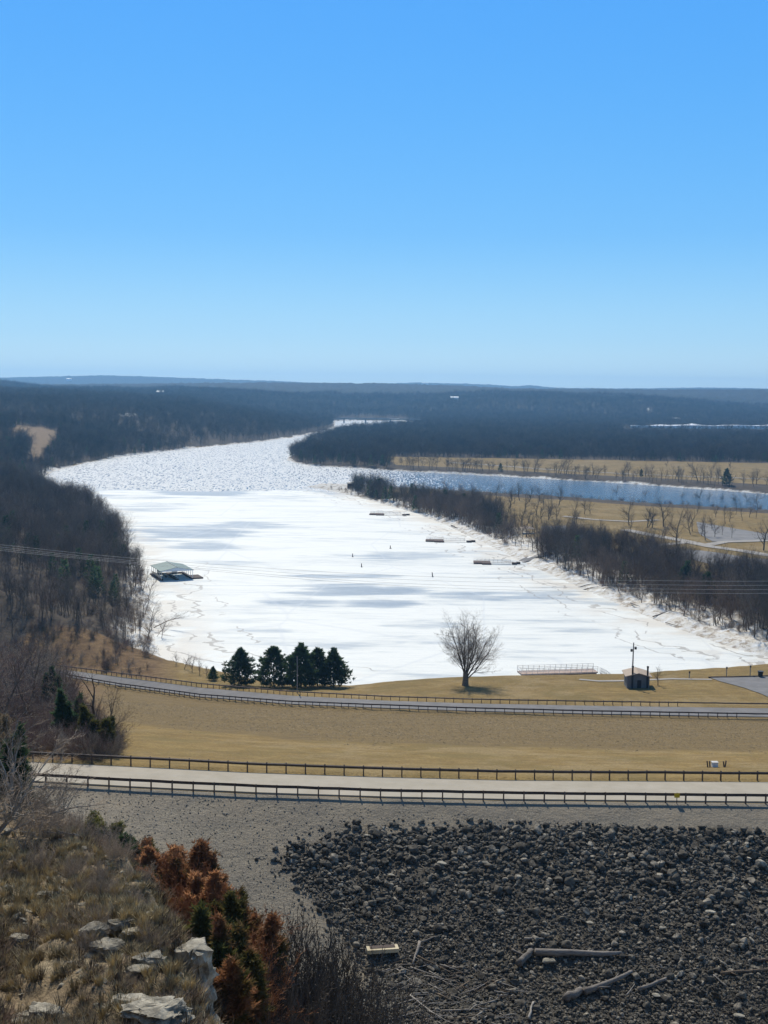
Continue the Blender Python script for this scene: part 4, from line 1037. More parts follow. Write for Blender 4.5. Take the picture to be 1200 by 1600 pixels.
# marker buoys
def buoy(px, py, h, label, wide=False):
    q = Yp(px, py, .1); t = empty('marker_buoy', (q[0], q[1], .1)); tagd(t, label, 'buoy', 'marker buoys frozen into the lake ice')
    t.rotation_euler = (rnd.gauss(0, .06), rnd.gauss(0, .06), 0)
    MB().tube([(0, 0, -.1), (0, 0, .15), (0, 0, .3)], [.55 if wide else .4, .5 if wide else .36, .2], 10).build('collar', M['steel_dark'], t)
    MB().tube([(0, 0, .2), (0, 0, h * .8), (0, 0, h)], [.19, .17, .10], 8).build('spar', M['wood_dark'], t)
buoy(551, 870, 1.5, 'thin dark buoy left of the other buoys out on the ice')
buoy(565, 886, 1.6, 'thin dark buoy standing in a small melt spot near the grey ice')
buoy(610, 857, 1.5, 'short wide based buoy nearest the middle dock', True)
buoy(676, 901, 1.9, 'lone dark buoy on the ice right of the other buoys')
# fishing pier by the lawn
pa, pb = Yp(814, 1053.5, 1.2), Yp(934, 1050, 1.2)
L = math.hypot(pb[0] - pa[0], pb[1] - pa[1]); ra = math.atan2(pb[1] - pa[1], pb[0] - pa[0])
t = empty('fishing_pier', (pa[0], pa[1], .1), ra); tagd(t, 'long low pier with pale railings on the ice at the lawn edge', 'pier')
MB().box(L / 2, 1.7, 1.0, L, 3.6, .35).build('deck', M['deck_pink'], t)
MB().box(L / 2, .2, .55, L - .6, .5, .5).build('float', M['wood_dark'], t)
for sy in (-.05, 3.45):
    r = MB()
    for z in (1.7, 2.15, 2.6): r.tube([(0, sy, z), (L, sy, z)], .055, 4)
    for k in range(15): r.tube([(k * L / 14, sy, 1.1), (k * L / 14, sy, 2.65)], .06, 4)
    r.build('railing', M['metal_pale'], t)
r = MB(); r.tube([(0, 0, 2.6), (0, 3.4, 2.6)], .055, 4); r.tube([(0, 0, 1.8), (0, 3.4, 1.8)], .05, 4); r.build('end_railing', M['metal_pale'], t)
pc = Yp(938, 1049, 1.6); q2 = hit(972, 1056, 250)
t = empty('shore_gangway', (pc[0], pc[1], .6)); tagd(t, 'sloping pale metal gangway linking the pier to the lawn', 'gangway')
dx, dy, dz = q2[0] - pc[0], 284 - pc[1], 4.6
r = MB(); r.slab([(0, -.7, .6), (dx, dy - .7, dz - .9), (dx, dy + .7, dz - .9), (0, .7, .6)], .15); r.build('walkway', M['deck_pink'], t)
for sy in (-.7, .7):
    r = MB()
    for z in (.9, 1.6): r.tube([(0, sy, z + .3), (dx / 2, dy / 2 + sy, z + .9 + (dz - 1.5) * .4), (dx, dy + sy, z + dz - 1.2)], .05, 4)
    for k in range(8): s = k / 7; r.tube([(dx * s, dy * s + sy, .5 + (dz - 1.5) * s), (dx * s, dy * s + sy, 1.9 + (dz - 1.4) * s)], .05, 4)
    r.build('railing', M['metal_pale'], t)
# toilet hut
q = hit(994.5, 1072, 200)
t = empty('toilet_hut', q, math.radians(-4)); tagd(t, 'small grey toilet hut with tan roof and two black vent pipes', 'hut')
b_ = MB(); b_.poly([(-2.45, -2.6, -.5), (2.45, -2.6, -.5), (2.45, -2.6, 2.9), (0, -2.6, 3.55), (-2.45, -2.6, 2.9)])
b_.poly([(2.45, 2.6, -.5), (-2.45, 2.6, -.5), (-2.45, 2.6, 2.9), (0, 2.6, 3.55), (2.45, 2.6, 2.9)])
b_.poly([(-2.45, 2.6, -.5), (-2.45, -2.6, -.5), (-2.45, -2.6, 2.9), (-2.45, 2.6, 2.9)]); b_.poly([(2.45, -2.6, -.5), (2.45, 2.6, -.5), (2.45, 2.6, 2.9), (2.45, -2.6, 2.9)])
b_.build('wall', M['hut_wall'], t)
b_ = MB(); b_.slab([(-2.95, -3.05, 2.87), (0, -3.05, 3.68), (0, 3.05, 3.68), (-2.95, 3.05, 2.87)], .14); b_.slab([(0, -3.05, 3.684), (2.95, -3.05, 2.87), (2.95, 3.05, 2.87), (0, 3.05, 3.684)], .14)
b_.build('roof', M['hut_roof'], t)
for x in (-1.35, 1.95): b_ = MB(); b_.tube([(x, -2.82, -.3), (x, -2.82, 5.0)], .20, 8); b_.tube([(x, -2.82, 4.95), (x, -2.82, 5.25)], .26, 8); b_.build('vent_pipe', M['black'], t)
MB().box(.2, -2.63, 1.0, .9, .06, 2.0).build('door', M['steel_dark'], t)
MB().box(0, -3.6, -.12, 6., 2.0, .3).build('floor_slab', M['concrete'], t)
# poles
q = hit(987.5, 1074, 200)
t = empty('light_pole', q); tagd(t, 'tall wooden light pole standing in front of the toilet hut', 'light pole')
MB().tube([(0, 0, -.3), (0, 0, 5), (.05, 0, 10.2)], [.19, .16, .12], 8).build('pole', M['wood_pole'], t)
for sx in (-1, 1):
    lf = MB().box(sx * .45 + .05, -.1, 8.7 + sx * .25, .42, .40, .5, tilt=Matrix.Rotation(.5, 3, 'X')).build('floodlight', M['steel_dark'], t)
    MB().tube([(.05, 0, 8.8 + sx * .2), (sx * .45, 0, 8.9 + sx * .2)], .04, 4).build('bracket', M['steel_dark'], t)
q = hit(464.5, 1083, 200)
t = empty('utility_pole', q); tagd(t, 'slim pale bare pole beside the lower road before the cedars', 'pole')
MB().tube([(0, 0, -.3), (-.02, 0, 4), (-.08, 0, 8.2)], [.12, .10, .08], 8).build('pole', M['wood_pole'], t); MB().box(-.08, 0, 8.1, .3, .1, .15).build('cap', M['steel_dark'], t)
for px, py, h, lab in [(1077, 1060, 1.4, 'short wooden post at the lawn edge left of the car park'), (1135, 1057, 2.0, 'tall grey post at the head of the near car park'), (1172, 1056, 2.2, 'grey post with small sign plate beside the dark litter bin')]:
    q = hit(px, py, 200); t = empty('bollard_post', q); tagd(t, lab, 'post')
    MB().tube([(0, 0, -.2), (0, 0, h)], .10, 6).build('post', M['wood_pole'], t); MB().box(0, -.06, h + .05, .35, .05, .5).build('sign_plate', M['steel_dark'], t)
q = hit(1188, 1058, 200); t = empty('litter_bin', q); tagd(t, 'dark litter bin at the lawn edge by the near car park', 'bin')
MB().tube([(0, 0, .3), (0, 0, 1.3)], [.5, .62], 10).build('drum', M['black'], t); MB().tube([(0, 0, 1.3), (0, 0, 1.42)], [.7, .7], 10).build('rim', M['steel_dark'], t); MB().box(0, 0, .15, .2, .2, .5).build('stand', M['wood_dark'], t)
q0, q1 = hit(1107, 1059.5, 200), hit(1240, 1057.5, 200)
MBk = MB(); n = 24
for i in range(n + 1):
    s = i / n; x, y = q0[0] + (q1[0] - q0[0]) * s, q0[1] + (q1[1] - q0[1]) * s; MBk.v += [(x, y - .1, gz(x, y) + .34), (x, y + .1, gz(x, y) + .34), (x, y + .1, gz(x, y) - .1), (x, y - .1, gz(x, y) - .1)]
for i in range(n):
    for j in range(4): a0 = 4 * i + j; b0 = 4 * i + (j + 1) % 4; MBk.f.append((a0, b0, b0 + 4, a0 + 4))
tagd(MBk.build('timber_barrier', M['wood_dark']), 'low dark timber barrier edging the near car park', 'barrier')
# white box beyond the crest road, yellow marker
q = hit(1116.5, 1198.5, 100); t = empty('well_box', q); tagd(t, 'small white box between dark posts on the grass slope', 'box')
MB().box(0, 0, .30, .62, .5, .5).build('housing', M['white_paint'], t); MB().box(0, 0, .58, .72, .6, .06).build('lid', M['metal_pale'], t)
for x in (-.85, -.6, .95, 1.2): MB().box(x, rnd.uniform(-.3, .2), .3, .12, .12, .9, tilt=Matrix.Rotation(rnd.uniform(-.15, .15), 3, 'Y')).build('post', M['wood_dark'], t)
u_m = ray(1057, 1240)[0]; Dm, zm = float(np.interp(u_m, T_NR[0], T_NR[1])), float(np.interp(u_m, T_NR[0], T_NR[2]))
t = empty('marker_sign', (u_m * Dm, Dm - .25, zm)); tagd(t, 'small yellow marker sign on the near guardrail of the upper road', 'sign')
MB().box(0, 0, .74, .50, .02, .42).build('plate', M['yellow'], t); MB().box(0, .03, .45, .07, .04, 1.1).build('post', M['steel_dark'], t)
# picnic shelter and far bits
q = hit(824, 833, 400); t = empty('picnic_shelter', q, .1); tagd(t, 'small open picnic shelter with low roof in the park', 'shelter')
b_ = MB(); b_.slab([(-3.6, -2.6, 2.5), (0, 0, 3.8), (-3.6, 2.6, 2.5)], .12); b_.slab([(3.6, -2.6, 2.5), (3.6, 2.6, 2.5), (0, 0, 3.8)], .12); b_.slab([(-3.6, -2.6, 2.5), (3.6, -2.6, 2.5), (0, 0, 3.8)], .12); b_.slab([(3.6, 2.6, 2.5), (-3.6, 2.6, 2.5), (0, 0, 3.8)], .12)
b_.build('roof', M['hut_roof'], t)
for x in (-3.2, 3.2):
    for y in (-2.2, 2.2): MB().box(x, y, 1.2, .2, .2, 2.6).build('post', M['wood_dark'], t)
MB().box(0, 0, .8, 2.4, 1.4, .15).build('table_top', M['metal_pale'], t); MB().box(0, 0, .02, 7.4, 5.4, .2).build('floor_slab', M['concrete'], t)
q = hit(776, 797, 500); t = empty('notice_board', q); tagd(t, 'small white notice board among bare trees in the park', 'notice board')
MB().box(0, 0, 2.0, 2.0, .1, 1.3).build('panel', M['white_paint'], t)
for x in (-.8, .8): MB().box(x, .09, .9, .12, .08, 2.2).build('post', M['wood_dark'], t)
q = hit(548, 762, 600); t = empty('shore_blind', (q[0], q[1], q[2])); tagd(t, 'dark shed at the tip of the snowy spit before the glittering water', 'shed')
MB().box(0, 0, 1.6, 5, 4, 3.4).build('wall', M['wood_dark'], t); MB().slab([(-2.8, -2.4, 3.4), (2.8, -2.4, 3.4), (2.8, 2.4, 4.0), (-2.8, 2.4, 4.0)], .15).build('roof', M['steel_dark'], t)
q = hit(112, 782, 500); t = empty('shore_dock', (q[0], q[1], .4)); tagd(t, 'small dark dock against the snowy bank at the far left bend', 'dock')
MB().box(0, 0, .4, 10, 4, .5).build('platform', M['wood_dark'], t); MB().box(1, .5, 2.6, 6, 3, .2).build('roof', M['steel_dark'], t)
for x in (-1.6, 3.6): MB().box(x, .5, 1.5, .2, .2, 2.2).build('post', M['wood_dark'], t)
for px, py, w_, h_, lab in [(250, 619, 22, 7, 'long white farm building on the blue hills at the left'), (710, 629, 26, 6, 'low white building in the middle of the far blue forest'), (108, 597, 16, 6, 'tiny white building on the far ridge at the left'),
                            (664, 604, 22, 7, 'tiny white building on the farthest ridge near the middle'), (1056, 661, 24, 6, 'pale building at the foot of the far hills on the right'), (1088, 662, 16, 5, 'small pale shed beside the snowy field on the right')]:
    q = hit(px, py, 2300, 12000); dd = q[1] / 4000.; t = empty('farm_building', (q[0], q[1], q[2] + (10 if q[1] > 3300 else 6))); tagd(t, lab, 'building')
    MB().box(0, 0, h_ * dd / 2 - 6, w_ * dd, 14, h_ * dd + 12).build('wall', M['white_paint'], t)
    MB().slab([(-w_ * dd / 2 - .6, -8, h_ * dd), (w_ * dd / 2 + .6, -8, h_ * dd), (w_ * dd / 2 + .6, 8, h_ * dd + 3), (-w_ * dd / 2 - .6, 8, h_ * dd + 3)], .5).build('roof', M['white_paint'] if w_ > 20 else M['metal_pale'], t)
# far bridge
a0, a1 = P(430, 653.6, 2750), P(690, 656.8, 2790)
t = empty('road_bridge', (a0[0], a0[1], 0)); tagd(t, 'long thin bridge across the river at the far bend', 'bridge')
v = Vector((a1[0] - a0[0], a1[1] - a0[1], 0)); Lb = v.length; t.rotation_euler = (0, 0, math.atan2(v.y, v.x)); zb = a0[2]
MB().box(Lb / 2, 0, zb, Lb, 10, 1.6).build('deck', M['bridge'], t)
MB().box(Lb / 2, -5.3, zb + 1.4, Lb, .3, 1.2).build('parapet', M['bridge'], t)
for s in (.14, .34, .41, .54, .69, .83): MB().box(Lb * s, 0, zb / 2 - 1, 2.6, 7, zb + 2).build('pier', M['bridge'], t)
# snowy field at the foot of the far hills
fp = []; fq = []
for i in range(30):
    px = 985 + i * 12; c0 = P(px, 665.0, 2560); c1 = P(px, 664.1 + .8 * math.sin(i * 1.3) - (1.4 if 5 < i < 9 else 0), 2620); fp.append(Vector((c0[0], c0[1], c0[2] + math.sin(i) * .6))); fq.append(Vector((c1[0], c1[1], c1[2] + math.sin(i * 1.7) * .5)))
o = strip('snow_field', fp, fq, M['snow_clump'], 9.); tagd(o, kind='structure')
# overhead wires
def wire(y0_, y1_, y2_, y3_, D, label):
    cps = [(-350, y0_ - 36, D - 8), (0, y0_, D - 5), (200, y1_, D - 3), (620, y2_, D), (1100, y3_, D + 4), (1300, y3_ - 2, D + 6), (1600, y3_ - 14, D + 9)]
    xs_ = [c[0] for c in cps]; pts = []
    for px in range(-350, 1601, 50):
        # smooth through the control points
        k = max(i for i in range(len(xs_) - 1) if xs_[i] <= px); tt = (px - xs_[k]) / (xs_[k + 1] - xs_[k])
        def m_(i):
            i0_, i1_ = max(i - 1, 0), min(i + 1, len(cps) - 1); return (cps[i1_][1] - cps[i0_][1]) / (xs_[i1_] - xs_[i0_])
        h = xs_[k + 1] - xs_[k]; y = (2 * tt ** 3 - 3 * tt ** 2 + 1) * cps[k][1] + (tt ** 3 - 2 * tt ** 2 + tt) * h * m_(k) + (-2 * tt ** 3 + 3 * tt ** 2) * cps[k + 1][1] + (tt ** 3 - tt ** 2) * h * m_(k + 1)
        pts.append(P(px, y, cps[k][2] * (1 - tt) + cps[k + 1][2] * tt))
    tagd(MB().tube(pts, .019, 4).build('overhead_wire', M['wire']), label, 'power line', 'thin overhead wires above the lake')
wire(851, 871.5, 899, 908, 175, 'uppermost thin overhead wire crossing above the left wood and the ice')
wire(854.5, 875.5, 905, 914.5, 176, 'second thin overhead wire from the top above the left wood')
wire(857.5, 878, 911, 921, 177, 'third thin overhead wire from the top above the left wood')
wire(860, 880, 915, 927, 175, 'lowest thin overhead wire above the left wood')

M['thicket'] = simple('thicket_twig', (.07, .06, .05), (.15, .125, .10), 2, .9, vary=.3)
# ------------------------------------------------------------ ROCKS
M['rubble_rock'] = rockmat('rubble_rock', (.065, .057, .045), (.145, .128, .10), (.33, .295, .235), .45)
def hull_rock(name, seed, sx, sy, sz, n=22, mat='rock_dark', sub=False, bev=.06):
    r = random.Random(seed); bm = bmesh.new()
    for i in range(n):
        v = Vector((r.gauss(0, 1), r.gauss(0, 1), r.gauss(0, 1))).normalized() * r.uniform(.78, 1.05); bm.verts.new((v.x * sx / 2, v.y * sy / 2, v.z * sz / 2))
    g = bmesh.ops.convex_hull(bm, input=bm.verts[:]); bmesh.ops.delete(bm, geom=[e for e in g['geom_interior'] if isinstance(e, bmesh.types.BMVert)], context='VERTS')
    if bev: bmesh.ops.bevel(bm, geom=bm.edges[:], offset=bev * min(sx, sy, sz), segments=1, affect='EDGES', profile=.5)
    me = bpy.data.meshes.new(name); bm.to_mesh(me); bm.free(); me.materials.append(M[mat]); return me
RK = [hull_rock('rock', 500 + i, 1, .8 + .03 * i, .55 + .05 * (i % 4), n=(12, 16, 22)[i % 3], mat='rock_dark') for i in range(8)]
RKs = [bpy.data.objects.new('rock_source', m_) for m_ in RK]
RP = [hull_rock('pale_rock', 540 + i, 1, .8, .5, mat='rock_pale') for i in range(4)]
GB = [bpy.data.objects.new('gravel_source', hull_rock('gravel_bit', 560 + i, 1, .8, .6, 10, 'gravel_bit', bev=0)) for i in range(5)]
# slope normal leaning: keep simple, rocks lie at random
n = 20500
D_ = np.sqrt(NR.uniform(76 ** 2, 103.5 ** 2, n)); uu_ = NR.uniform(-.16, .46, n); xx, yy = uu_ * D_, D_
sdr = np.where(inpoly(xx, yy, RIP), 1., -1.) * segdist(xx, yy, RIP)
k = sdr > -.2 - NR.random(n) ** 4 * 1.8; xx, yy, sdr = xx[k], yy[k], sdr[k]
zz = ground(xx, yy)
top = sstep(88, 96, yy + (fbm(xx / 7, yy / 5, 121) - .5) * 9)
size = (.24 + .34 * NR.random(len(xx)) ** 1.6) * (1 - top) + (.32 + .42 * NR.random(len(xx)) ** 1.6) * top
size *= np.where(NR.random(len(xx)) < .07, NR.uniform(1.3, 2.1, len(xx)), NR.uniform(.75, 1.1, len(xx)))
shade = fbm(xx / 3.5, yy / 2.5, 131)
drop = (shade > .62) & (NR.random(len(xx)) < .45) & (yy < 97); xx, yy, zz, size = xx[~drop], yy[~drop], zz[~drop], size[~drop]
inv = (xx / yy > -.1) & (xx / yy < .33) & (yy > 79.5)
big = np.argsort(-size * inv / yy)[:270]; bigs = set(big.tolist())
for i in big:
    i = int(i); s = float(size[i]); o = link('riprap_rock', RK[i % 8], None, (xx[i], yy[i], zz[i] + s * .18), rnd.uniform(0, 6.28), (s, s, s * 1.05)); o.rotation_euler = (rnd.gauss(0, .35), rnd.gauss(0, .35), rnd.uniform(0, 6.28))
    tagd(o, 'large dark angular boulder among the riprap on the dam face', 'rock', 'large dark riprap boulders on the dam face')
ri = np.array([i for i in range(len(xx)) if i not in bigs])
mass('riprap_rubble', np.stack([xx[ri], yy[ri], zz[ri] + size[ri] * .15], 1), RKs, size[ri], NR.uniform(0, 6.28, len(ri)), 'dark broken riprap stones covering the dam face', NR.normal(0, .4, (len(ri), 2)))
PALE = [(857, 1508, 1.6, 'broad flat tan rock under the big driftwood log'), (1155, 1593, 1.1, 'tan angular rock at the bottom right among gravel'), (921, 1447, 1.0, 'flat pale rock high up in the middle of the riprap'), (778, 1539, .8, 'pale rounded rock right of the tangled sticks'), (574, 1310, .9, 'pale rock at the top edge of the riprap below the road'),
        (690, 1354, 1.2, 'broad pale slab on the upper riprap'), (611, 1372, .9, 'small pale rock in the left half of the riprap'), (725, 1368, .8, 'bright pale rock right of the pale slab'), (1035, 1455, 1.0, 'pale rock between the log and the right edge'), (1110, 1430, 1.1, 'flat pale rock in the right part of the riprap'), (1145, 1450, .7, 'small light stone near the right edge'),
        (758, 1352, .9, 'light grey rock right of the broad slab'), (1137, 1341, .5, 'small white stone on the right upper riprap'), (1170, 1345, .7, 'bright white chipped stone near the right edge'), (888, 1300, .5, 'tiny white stone at the top edge of the riprap'), (1025, 1560, .9, 'pale stone beside the short driftwood log'), (1080, 1570, .7, 'light stone low on the right')]
for i, (px, py, s, lab) in enumerate(PALE):
    q = hit(px, py, 70); s *= .85; o = link('pale_rock', RP[i % 4], None, (q[0], q[1], q[2] + .18 + s * .12), rnd.uniform(-.5, .5), (s, s * .8, s * .6)); tagd(o, lab, 'rock')
# gravel pieces
n = 26000
D_ = np.sqrt(NR.uniform(60 ** 2, 104 ** 2, n)); uu_ = NR.uniform(-.30, .37, n); xx, yy = uu_ * D_, D_
nd, _ = tq(T_NR, uu_); zz = ground(xx, yy)
onbl = (uu_ < -.08) & (yy < 78)
k = (yy < nd - .6) & ~onbl; xx, yy, zz = xx[k], yy[k], zz[k]
mass('gravel', np.stack([xx, yy, zz + .02], 1), GB, .06 + .20 * NR.random(len(xx)) ** 3, NR.uniform(0, 6.28, len(xx)), 'grey brown gravel strewn over the shoulder and between the riprap', NR.normal(0, .5, (len(xx), 2)))

n = 40000
D_ = np.sqrt(NR.uniform(76 ** 2, 103 ** 2, n)); uu_ = NR.uniform(-.06, .46, n); xx, yy = uu_ * D_, D_
k = inpoly(xx, yy, RIP) & (NR.random(n) < .35 + .65 * sstep(97, 86, yy)); xx, yy = xx[k], yy[k]; zz = ground(xx, yy)
RB_ = [bpy.data.objects.new('rubble_source', hull_rock('rubble', 590 + i, 1, .8, .6, 12, ('rubble_rock'), bev=0)) for i in range(5)]
mass('stone_rubble', np.stack([xx, yy, zz + .04], 1), RB_, .12 + .22 * NR.random(len(xx)) ** 2, NR.uniform(0, 6.28, len(xx)), 'small brown and grey stones filling the lower riprap', NR.normal(0, .5, (len(xx), 2)))

# ------------------------------------------------------------ DRIFTWOOD
def log(px0, py0, px1, py1, r0, r1, label, stubs=2, lift=.25, mat='wood_grey', name='driftwood_log', kinks=5, group=None):
    a, b_ = Vector(hit(px0, py0, 60)), Vector(hit(px1, py1, 60)); a.z += lift; b_.z += lift * .8
    pts = []; rads = []
    for i in range(kinks + 1):
        s = i / kinks; p_ = a.lerp(b_, s); g = gz(p_.x, p_.y) + lift * .6
        pts.append(Vector((p_.x + rnd.gauss(0, r0 * .25), p_.y + rnd.gauss(0, r0 * .25), max(p_.z, g) + rnd.gauss(0, r0 * .2)))); rads.append((r0 * (1 - s) + r1 * s) * rnd.uniform(.88, 1.1))
    c = pts[0].copy(); B = MB().tube([p_ - c for p_ in pts], rads, 9 if r0 > .1 else 5)
    for k_ in range(stubs):
        s = rnd.uniform(.2, .9); i = int(s * kinks); p_ = pts[i]; d = (b_ - a).normalized(); sd2 = rdir(d, rnd.uniform(.6, 1.1), rnd); sd2.z = abs(sd2.z) * .5; l = (b_ - a).length * rnd.uniform(.12, .3)
        B.tube([p_ - c, p_ - c + sd2 * l * .5, p_ - c + sd2 * l + Vector((0, 0, -.05))], [rads[i] * .5, rads[i] * .35, rads[i] * .12], 5)
    o = link(name, mesh_np(name, B.v, B.f, M[mat], True), None, c); tagd(o, label, 'driftwood', group); return o
log(838, 1496, 970, 1497, .30, .16, 'longest grey driftwood log lying level across the riprap', 1, .38)
log(812, 1513, 832, 1488, .30, .22, 'short thick grey stump at the left end of the longest log', 1, .3)
log(884, 1566, 908, 1553, .30, .26, 'stubby pale log end low beside the slanting log', 0, .34)
log(912, 1558, 988, 1524, .26, .13, 'thick grey log slanting up to the right below the longest log', 2, .34)
log(998, 1552, 1047, 1529, .15, .10, 'shorter slim log slanting beside the thick one', 0, .25)
log(978, 1562, 992, 1542, .06, .03, 'small white forked stick between two slanting logs', 2, .3, 'bark_pale')
log(970, 1497, 1000, 1500, .10, .05, 'thin dark branch off the right tip of the longest log', 1, .25, 'bark')
log(826, 1597, 833, 1570, .10, .09, 'short pale stub pointing downhill at the bottom of the photo', 0, .25, 'bark_pale')
log(1165, 1434, 1190, 1446, .05, .03, 'thin white stick near the right edge of the riprap', 0, .25, 'bark_pale')
log(1125, 1524, 1200, 1518, .12, .08, 'dark half buried log at the right edge', 1, .2, 'bark')
log(1115, 1527, 1135, 1545, .06, .04, 'short pale branch beside the half buried log', 1, .2, 'bark_pale')
log(1175, 1503, 1205, 1505, .12, .12, 'brown log end cut off by the right edge of the photo', 0, .25, 'wood_dark')
log(820, 1470, 848, 1470, .08, .06, 'pair of pale broken boards above the stump', 1, .2, 'bark_pale')
log(800, 1489, 822, 1500, .12, .08, 'tilted grey wood piece just left of the stump', 0, .3)
log(655, 1478, 645, 1512, .13, .07, 'curved grey branch beside the pale plank', 1, .3)
log(650, 1480, 682, 1468, .09, .05, 'dark twisted branch above the tangled sticks', 2, .3)
log(652, 1500, 712, 1528, .09, .05, 'long brown branch running down through the tangle', 2, .3, 'bark')
log(618, 1518, 655, 1545, .06, .03, 'bright grey stick below the pale plank', 2, .25, 'bark_pale')
log(640, 1560, 690, 1598, .08, .04, 'pale stick pointing down to the bottom edge', 2, .25, 'bark_pale')
log(620, 1575, 660, 1562, .07, .04, 'low grey stick near the bottom left of the riprap', 1, .25)
log(690, 1585, 760, 1580, .08, .05, 'level grey stick at the bottom of the riprap', 2, .25)
for i in range(95):
    px, py = rnd.uniform(600, 790), rnd.uniform(1490, 1605)
    if py < 1480 + (px - 600) * .25: py += 40
    a_ = rnd.choice([rnd.uniform(-.5, .6), rnd.uniform(-.2, .9), rnd.uniform(2.4, 3.0)]); l = rnd.uniform(14, 55)
    log(px, py, px + math.cos(a_) * l, py + math.sin(a_) * l * .8, rnd.uniform(.03, .075), .018, 'thin grey stick in the driftwood tangle at the foot of the riprap', rnd.choice([0, 1, 2]), rnd.uniform(.15, .35), rnd.choice(['bark_pale', 'wood_grey', 'bark']), 'driftwood_stick', 4, 'thin sticks in the driftwood tangle')
for i in range(30):
    px, py = rnd.uniform(800, 1200), rnd.uniform(1500, 1605); a_ = rnd.uniform(-.7, .7); l = rnd.uniform(10, 26)
    log(px, py, px + math.cos(a_) * l, py + math.sin(a_) * l, rnd.uniform(.02, .045), .012, 'small scattered stick on the gravelly lower right riprap', 0, .22, rnd.choice(['bark_pale', 'wood_grey', 'bark']), 'driftwood_stick', 3, 'scattered sticks on the lower right riprap')
q0, q1 = Vector(hit(573, 1494, 60)), Vector(hit(622, 1490, 60)); c = (q0 + q1) / 2
t = empty('timber_block', (c.x, c.y, c.z + .25), math.atan2(q1.y - q0.y, q1.x - q0.x)); tagd(t, 'pale sawn plank block resting at the left end of the riprap', 'timber')
MB().box(0, 0, .2, (q1 - q0).length, .75, .30).build('block', simple('sawn_wood', (.42, .35, .22), (.66, .57, .38), 1.2, .8, bs=.3), t)
MB().box(0, .1, .365, (q1 - q0).length * .8, .45, .03).build('weathered_top', M['wood_dark'], t)

# ------------------------------------------------------------ BLUFF in the lower left
def outcrop(name, px, py, w_, d_, h_, seed, label, rz=0., lift=.0, layers=3, mat='limestone', D=None, group=None):
    r = random.Random(seed); q = hit(px, py, 25) if D is None else P(px, py, D)
    if D is None: w_ *= .74; d_ *= .8; h_ *= .8; lift -= .08
    bm = bmesh.new(); z = -.5 * h_ * .3
    for i in range(layers):
        hh_ = h_ / layers * r.uniform(.9, 1.25); sub = bmesh.new()
        for k_ in range(26):
            a = r.uniform(0, 6.28); rr = r.uniform(.8, 1.) ; sub.verts.new((math.cos(a) * w_ / 2 * rr * (1 - .12 * i) + r.gauss(0, .04 * w_), math.sin(a) * d_ / 2 * rr * (1 - .12 * i), z + r.choice([0, hh_]) * r.uniform(.75, 1)))
        g = bmesh.ops.convex_hull(sub, input=sub.verts[:]); bmesh.ops.delete(sub, geom=[e for e in g['geom_interior'] if isinstance(e, bmesh.types.BMVert)], context='VERTS')
        bmesh.ops.triangulate(sub, faces=sub.faces[:]); bmesh.ops.subdivide_edges(sub, edges=sub.edges[:], cuts=3, use_grid_fill=True)
        for v in sub.verts:
            c3 = v.co; nn = math.sin(c3.x * 5.1 + seed) * math.cos(c3.y * 4.3 + c3.z * 6.7) * .06 + r.gauss(0, .022) + .05 * (math.floor(c3.z * 9 + math.sin(c3.x * 3)) % 2); v.co += Vector((v.co.x, v.co.y, 0)).normalized() * nn * min(w_, 2.) + Vector((0, 0, r.gauss(0, .012)))
        me_ = bpy.data.meshes.new('t'); sub.to_mesh(me_); sub.free(); bm.from_mesh(me_); bpy.data.meshes.remove(me_)
        z += hh_ * .82
    me = bpy.data.meshes.new(name); bm.to_mesh(me); bm.free(); me.materials.append(M[mat])
    o = link(name, me, None, (q[0], q[1], q[2] + lift), rz); tagd(o, label, 'rock', group); return o
outcrop('limestone_cliff', 304, 1612, 2.0, 1.9, 4.9, 1, 'tall grey limestone pillar with a pale broken top beside the rust shrubs', .2, -.1, 4, D=43)
outcrop('limestone_cliff', 262, 1615, 2.2, 2.2, 4.0, 2, 'shaded grey limestone face left of the tall pillar', .5, -.1, 5, D=43.5)
outcrop('limestone_ledge', 240, 1590, 3.0, 1.6, .8, 3, 'sunlit pale limestone ledge at the bottom below the shaded face', .3, .1, 3)
outcrop('limestone_ledge', 205, 1575, 2.0, 1.2, .6, 4, 'pale blocky ledge left of the bottom sunlit ledge', -.2, .1, 2)
outcrop('limestone_ledge', 40, 1604, 3.4, 1.3, .6, 5, 'layered pale ledge in the bottom left corner', .1, .05, 3)
outcrop('limestone_ledge', 150, 1462, 1.9, 1.0, .55, 6, 'white topped tilted slab in the middle of the bluff', .5, .1, 2)
outcrop('limestone_ledge', 165, 1488, 1.9, 1.2, .7, 7, 'grey slab just below the tilted slab on the bluff', .2, .05, 2)
outcrop('limestone_ledge', 185, 1445, 1.5, .8, .35, 8, 'thin pale slab on the brow of the bluff', 0, .05, 1)
0 and outcrop('limestone_ledge', 22, 1526, 1.0, .8, .45, 9, 'small pale rock among dry grass at the left edge', 0, .05, 2)
0 and outcrop('limestone_ledge', 62, 1548, 1.3, .9, .4, 10, 'low grey rock above the layered corner ledge', .4, .05, 2)
0 and outcrop('limestone_ledge', 100, 1508, 1.2, .8, .45, 11, 'grey rock between dry tufts left of the grey slab', .3, .05, 2)
outcrop('limestone_ledge', 75, 1400, 1.4, .8, .35, 12, 'sunlit flat rock in the tan grass of the upper bluff', .3, .02, 1)
outcrop('limestone_ledge', 150, 1405, 1.0, .7, .3, 13, 'small pale flat rock near the brow of the bluff', .3, .02, 1)
outcrop('limestone_ledge', 232, 1510, 1.8, 1.2, .8, 14, 'rough grey block in the shade behind the pillar', .3, .02, 3)
0 and outcrop('limestone_ledge', 120, 1558, 1.4, 1.0, .5, 15, 'half buried grey rock under the golden tufts', .3, .0, 2)
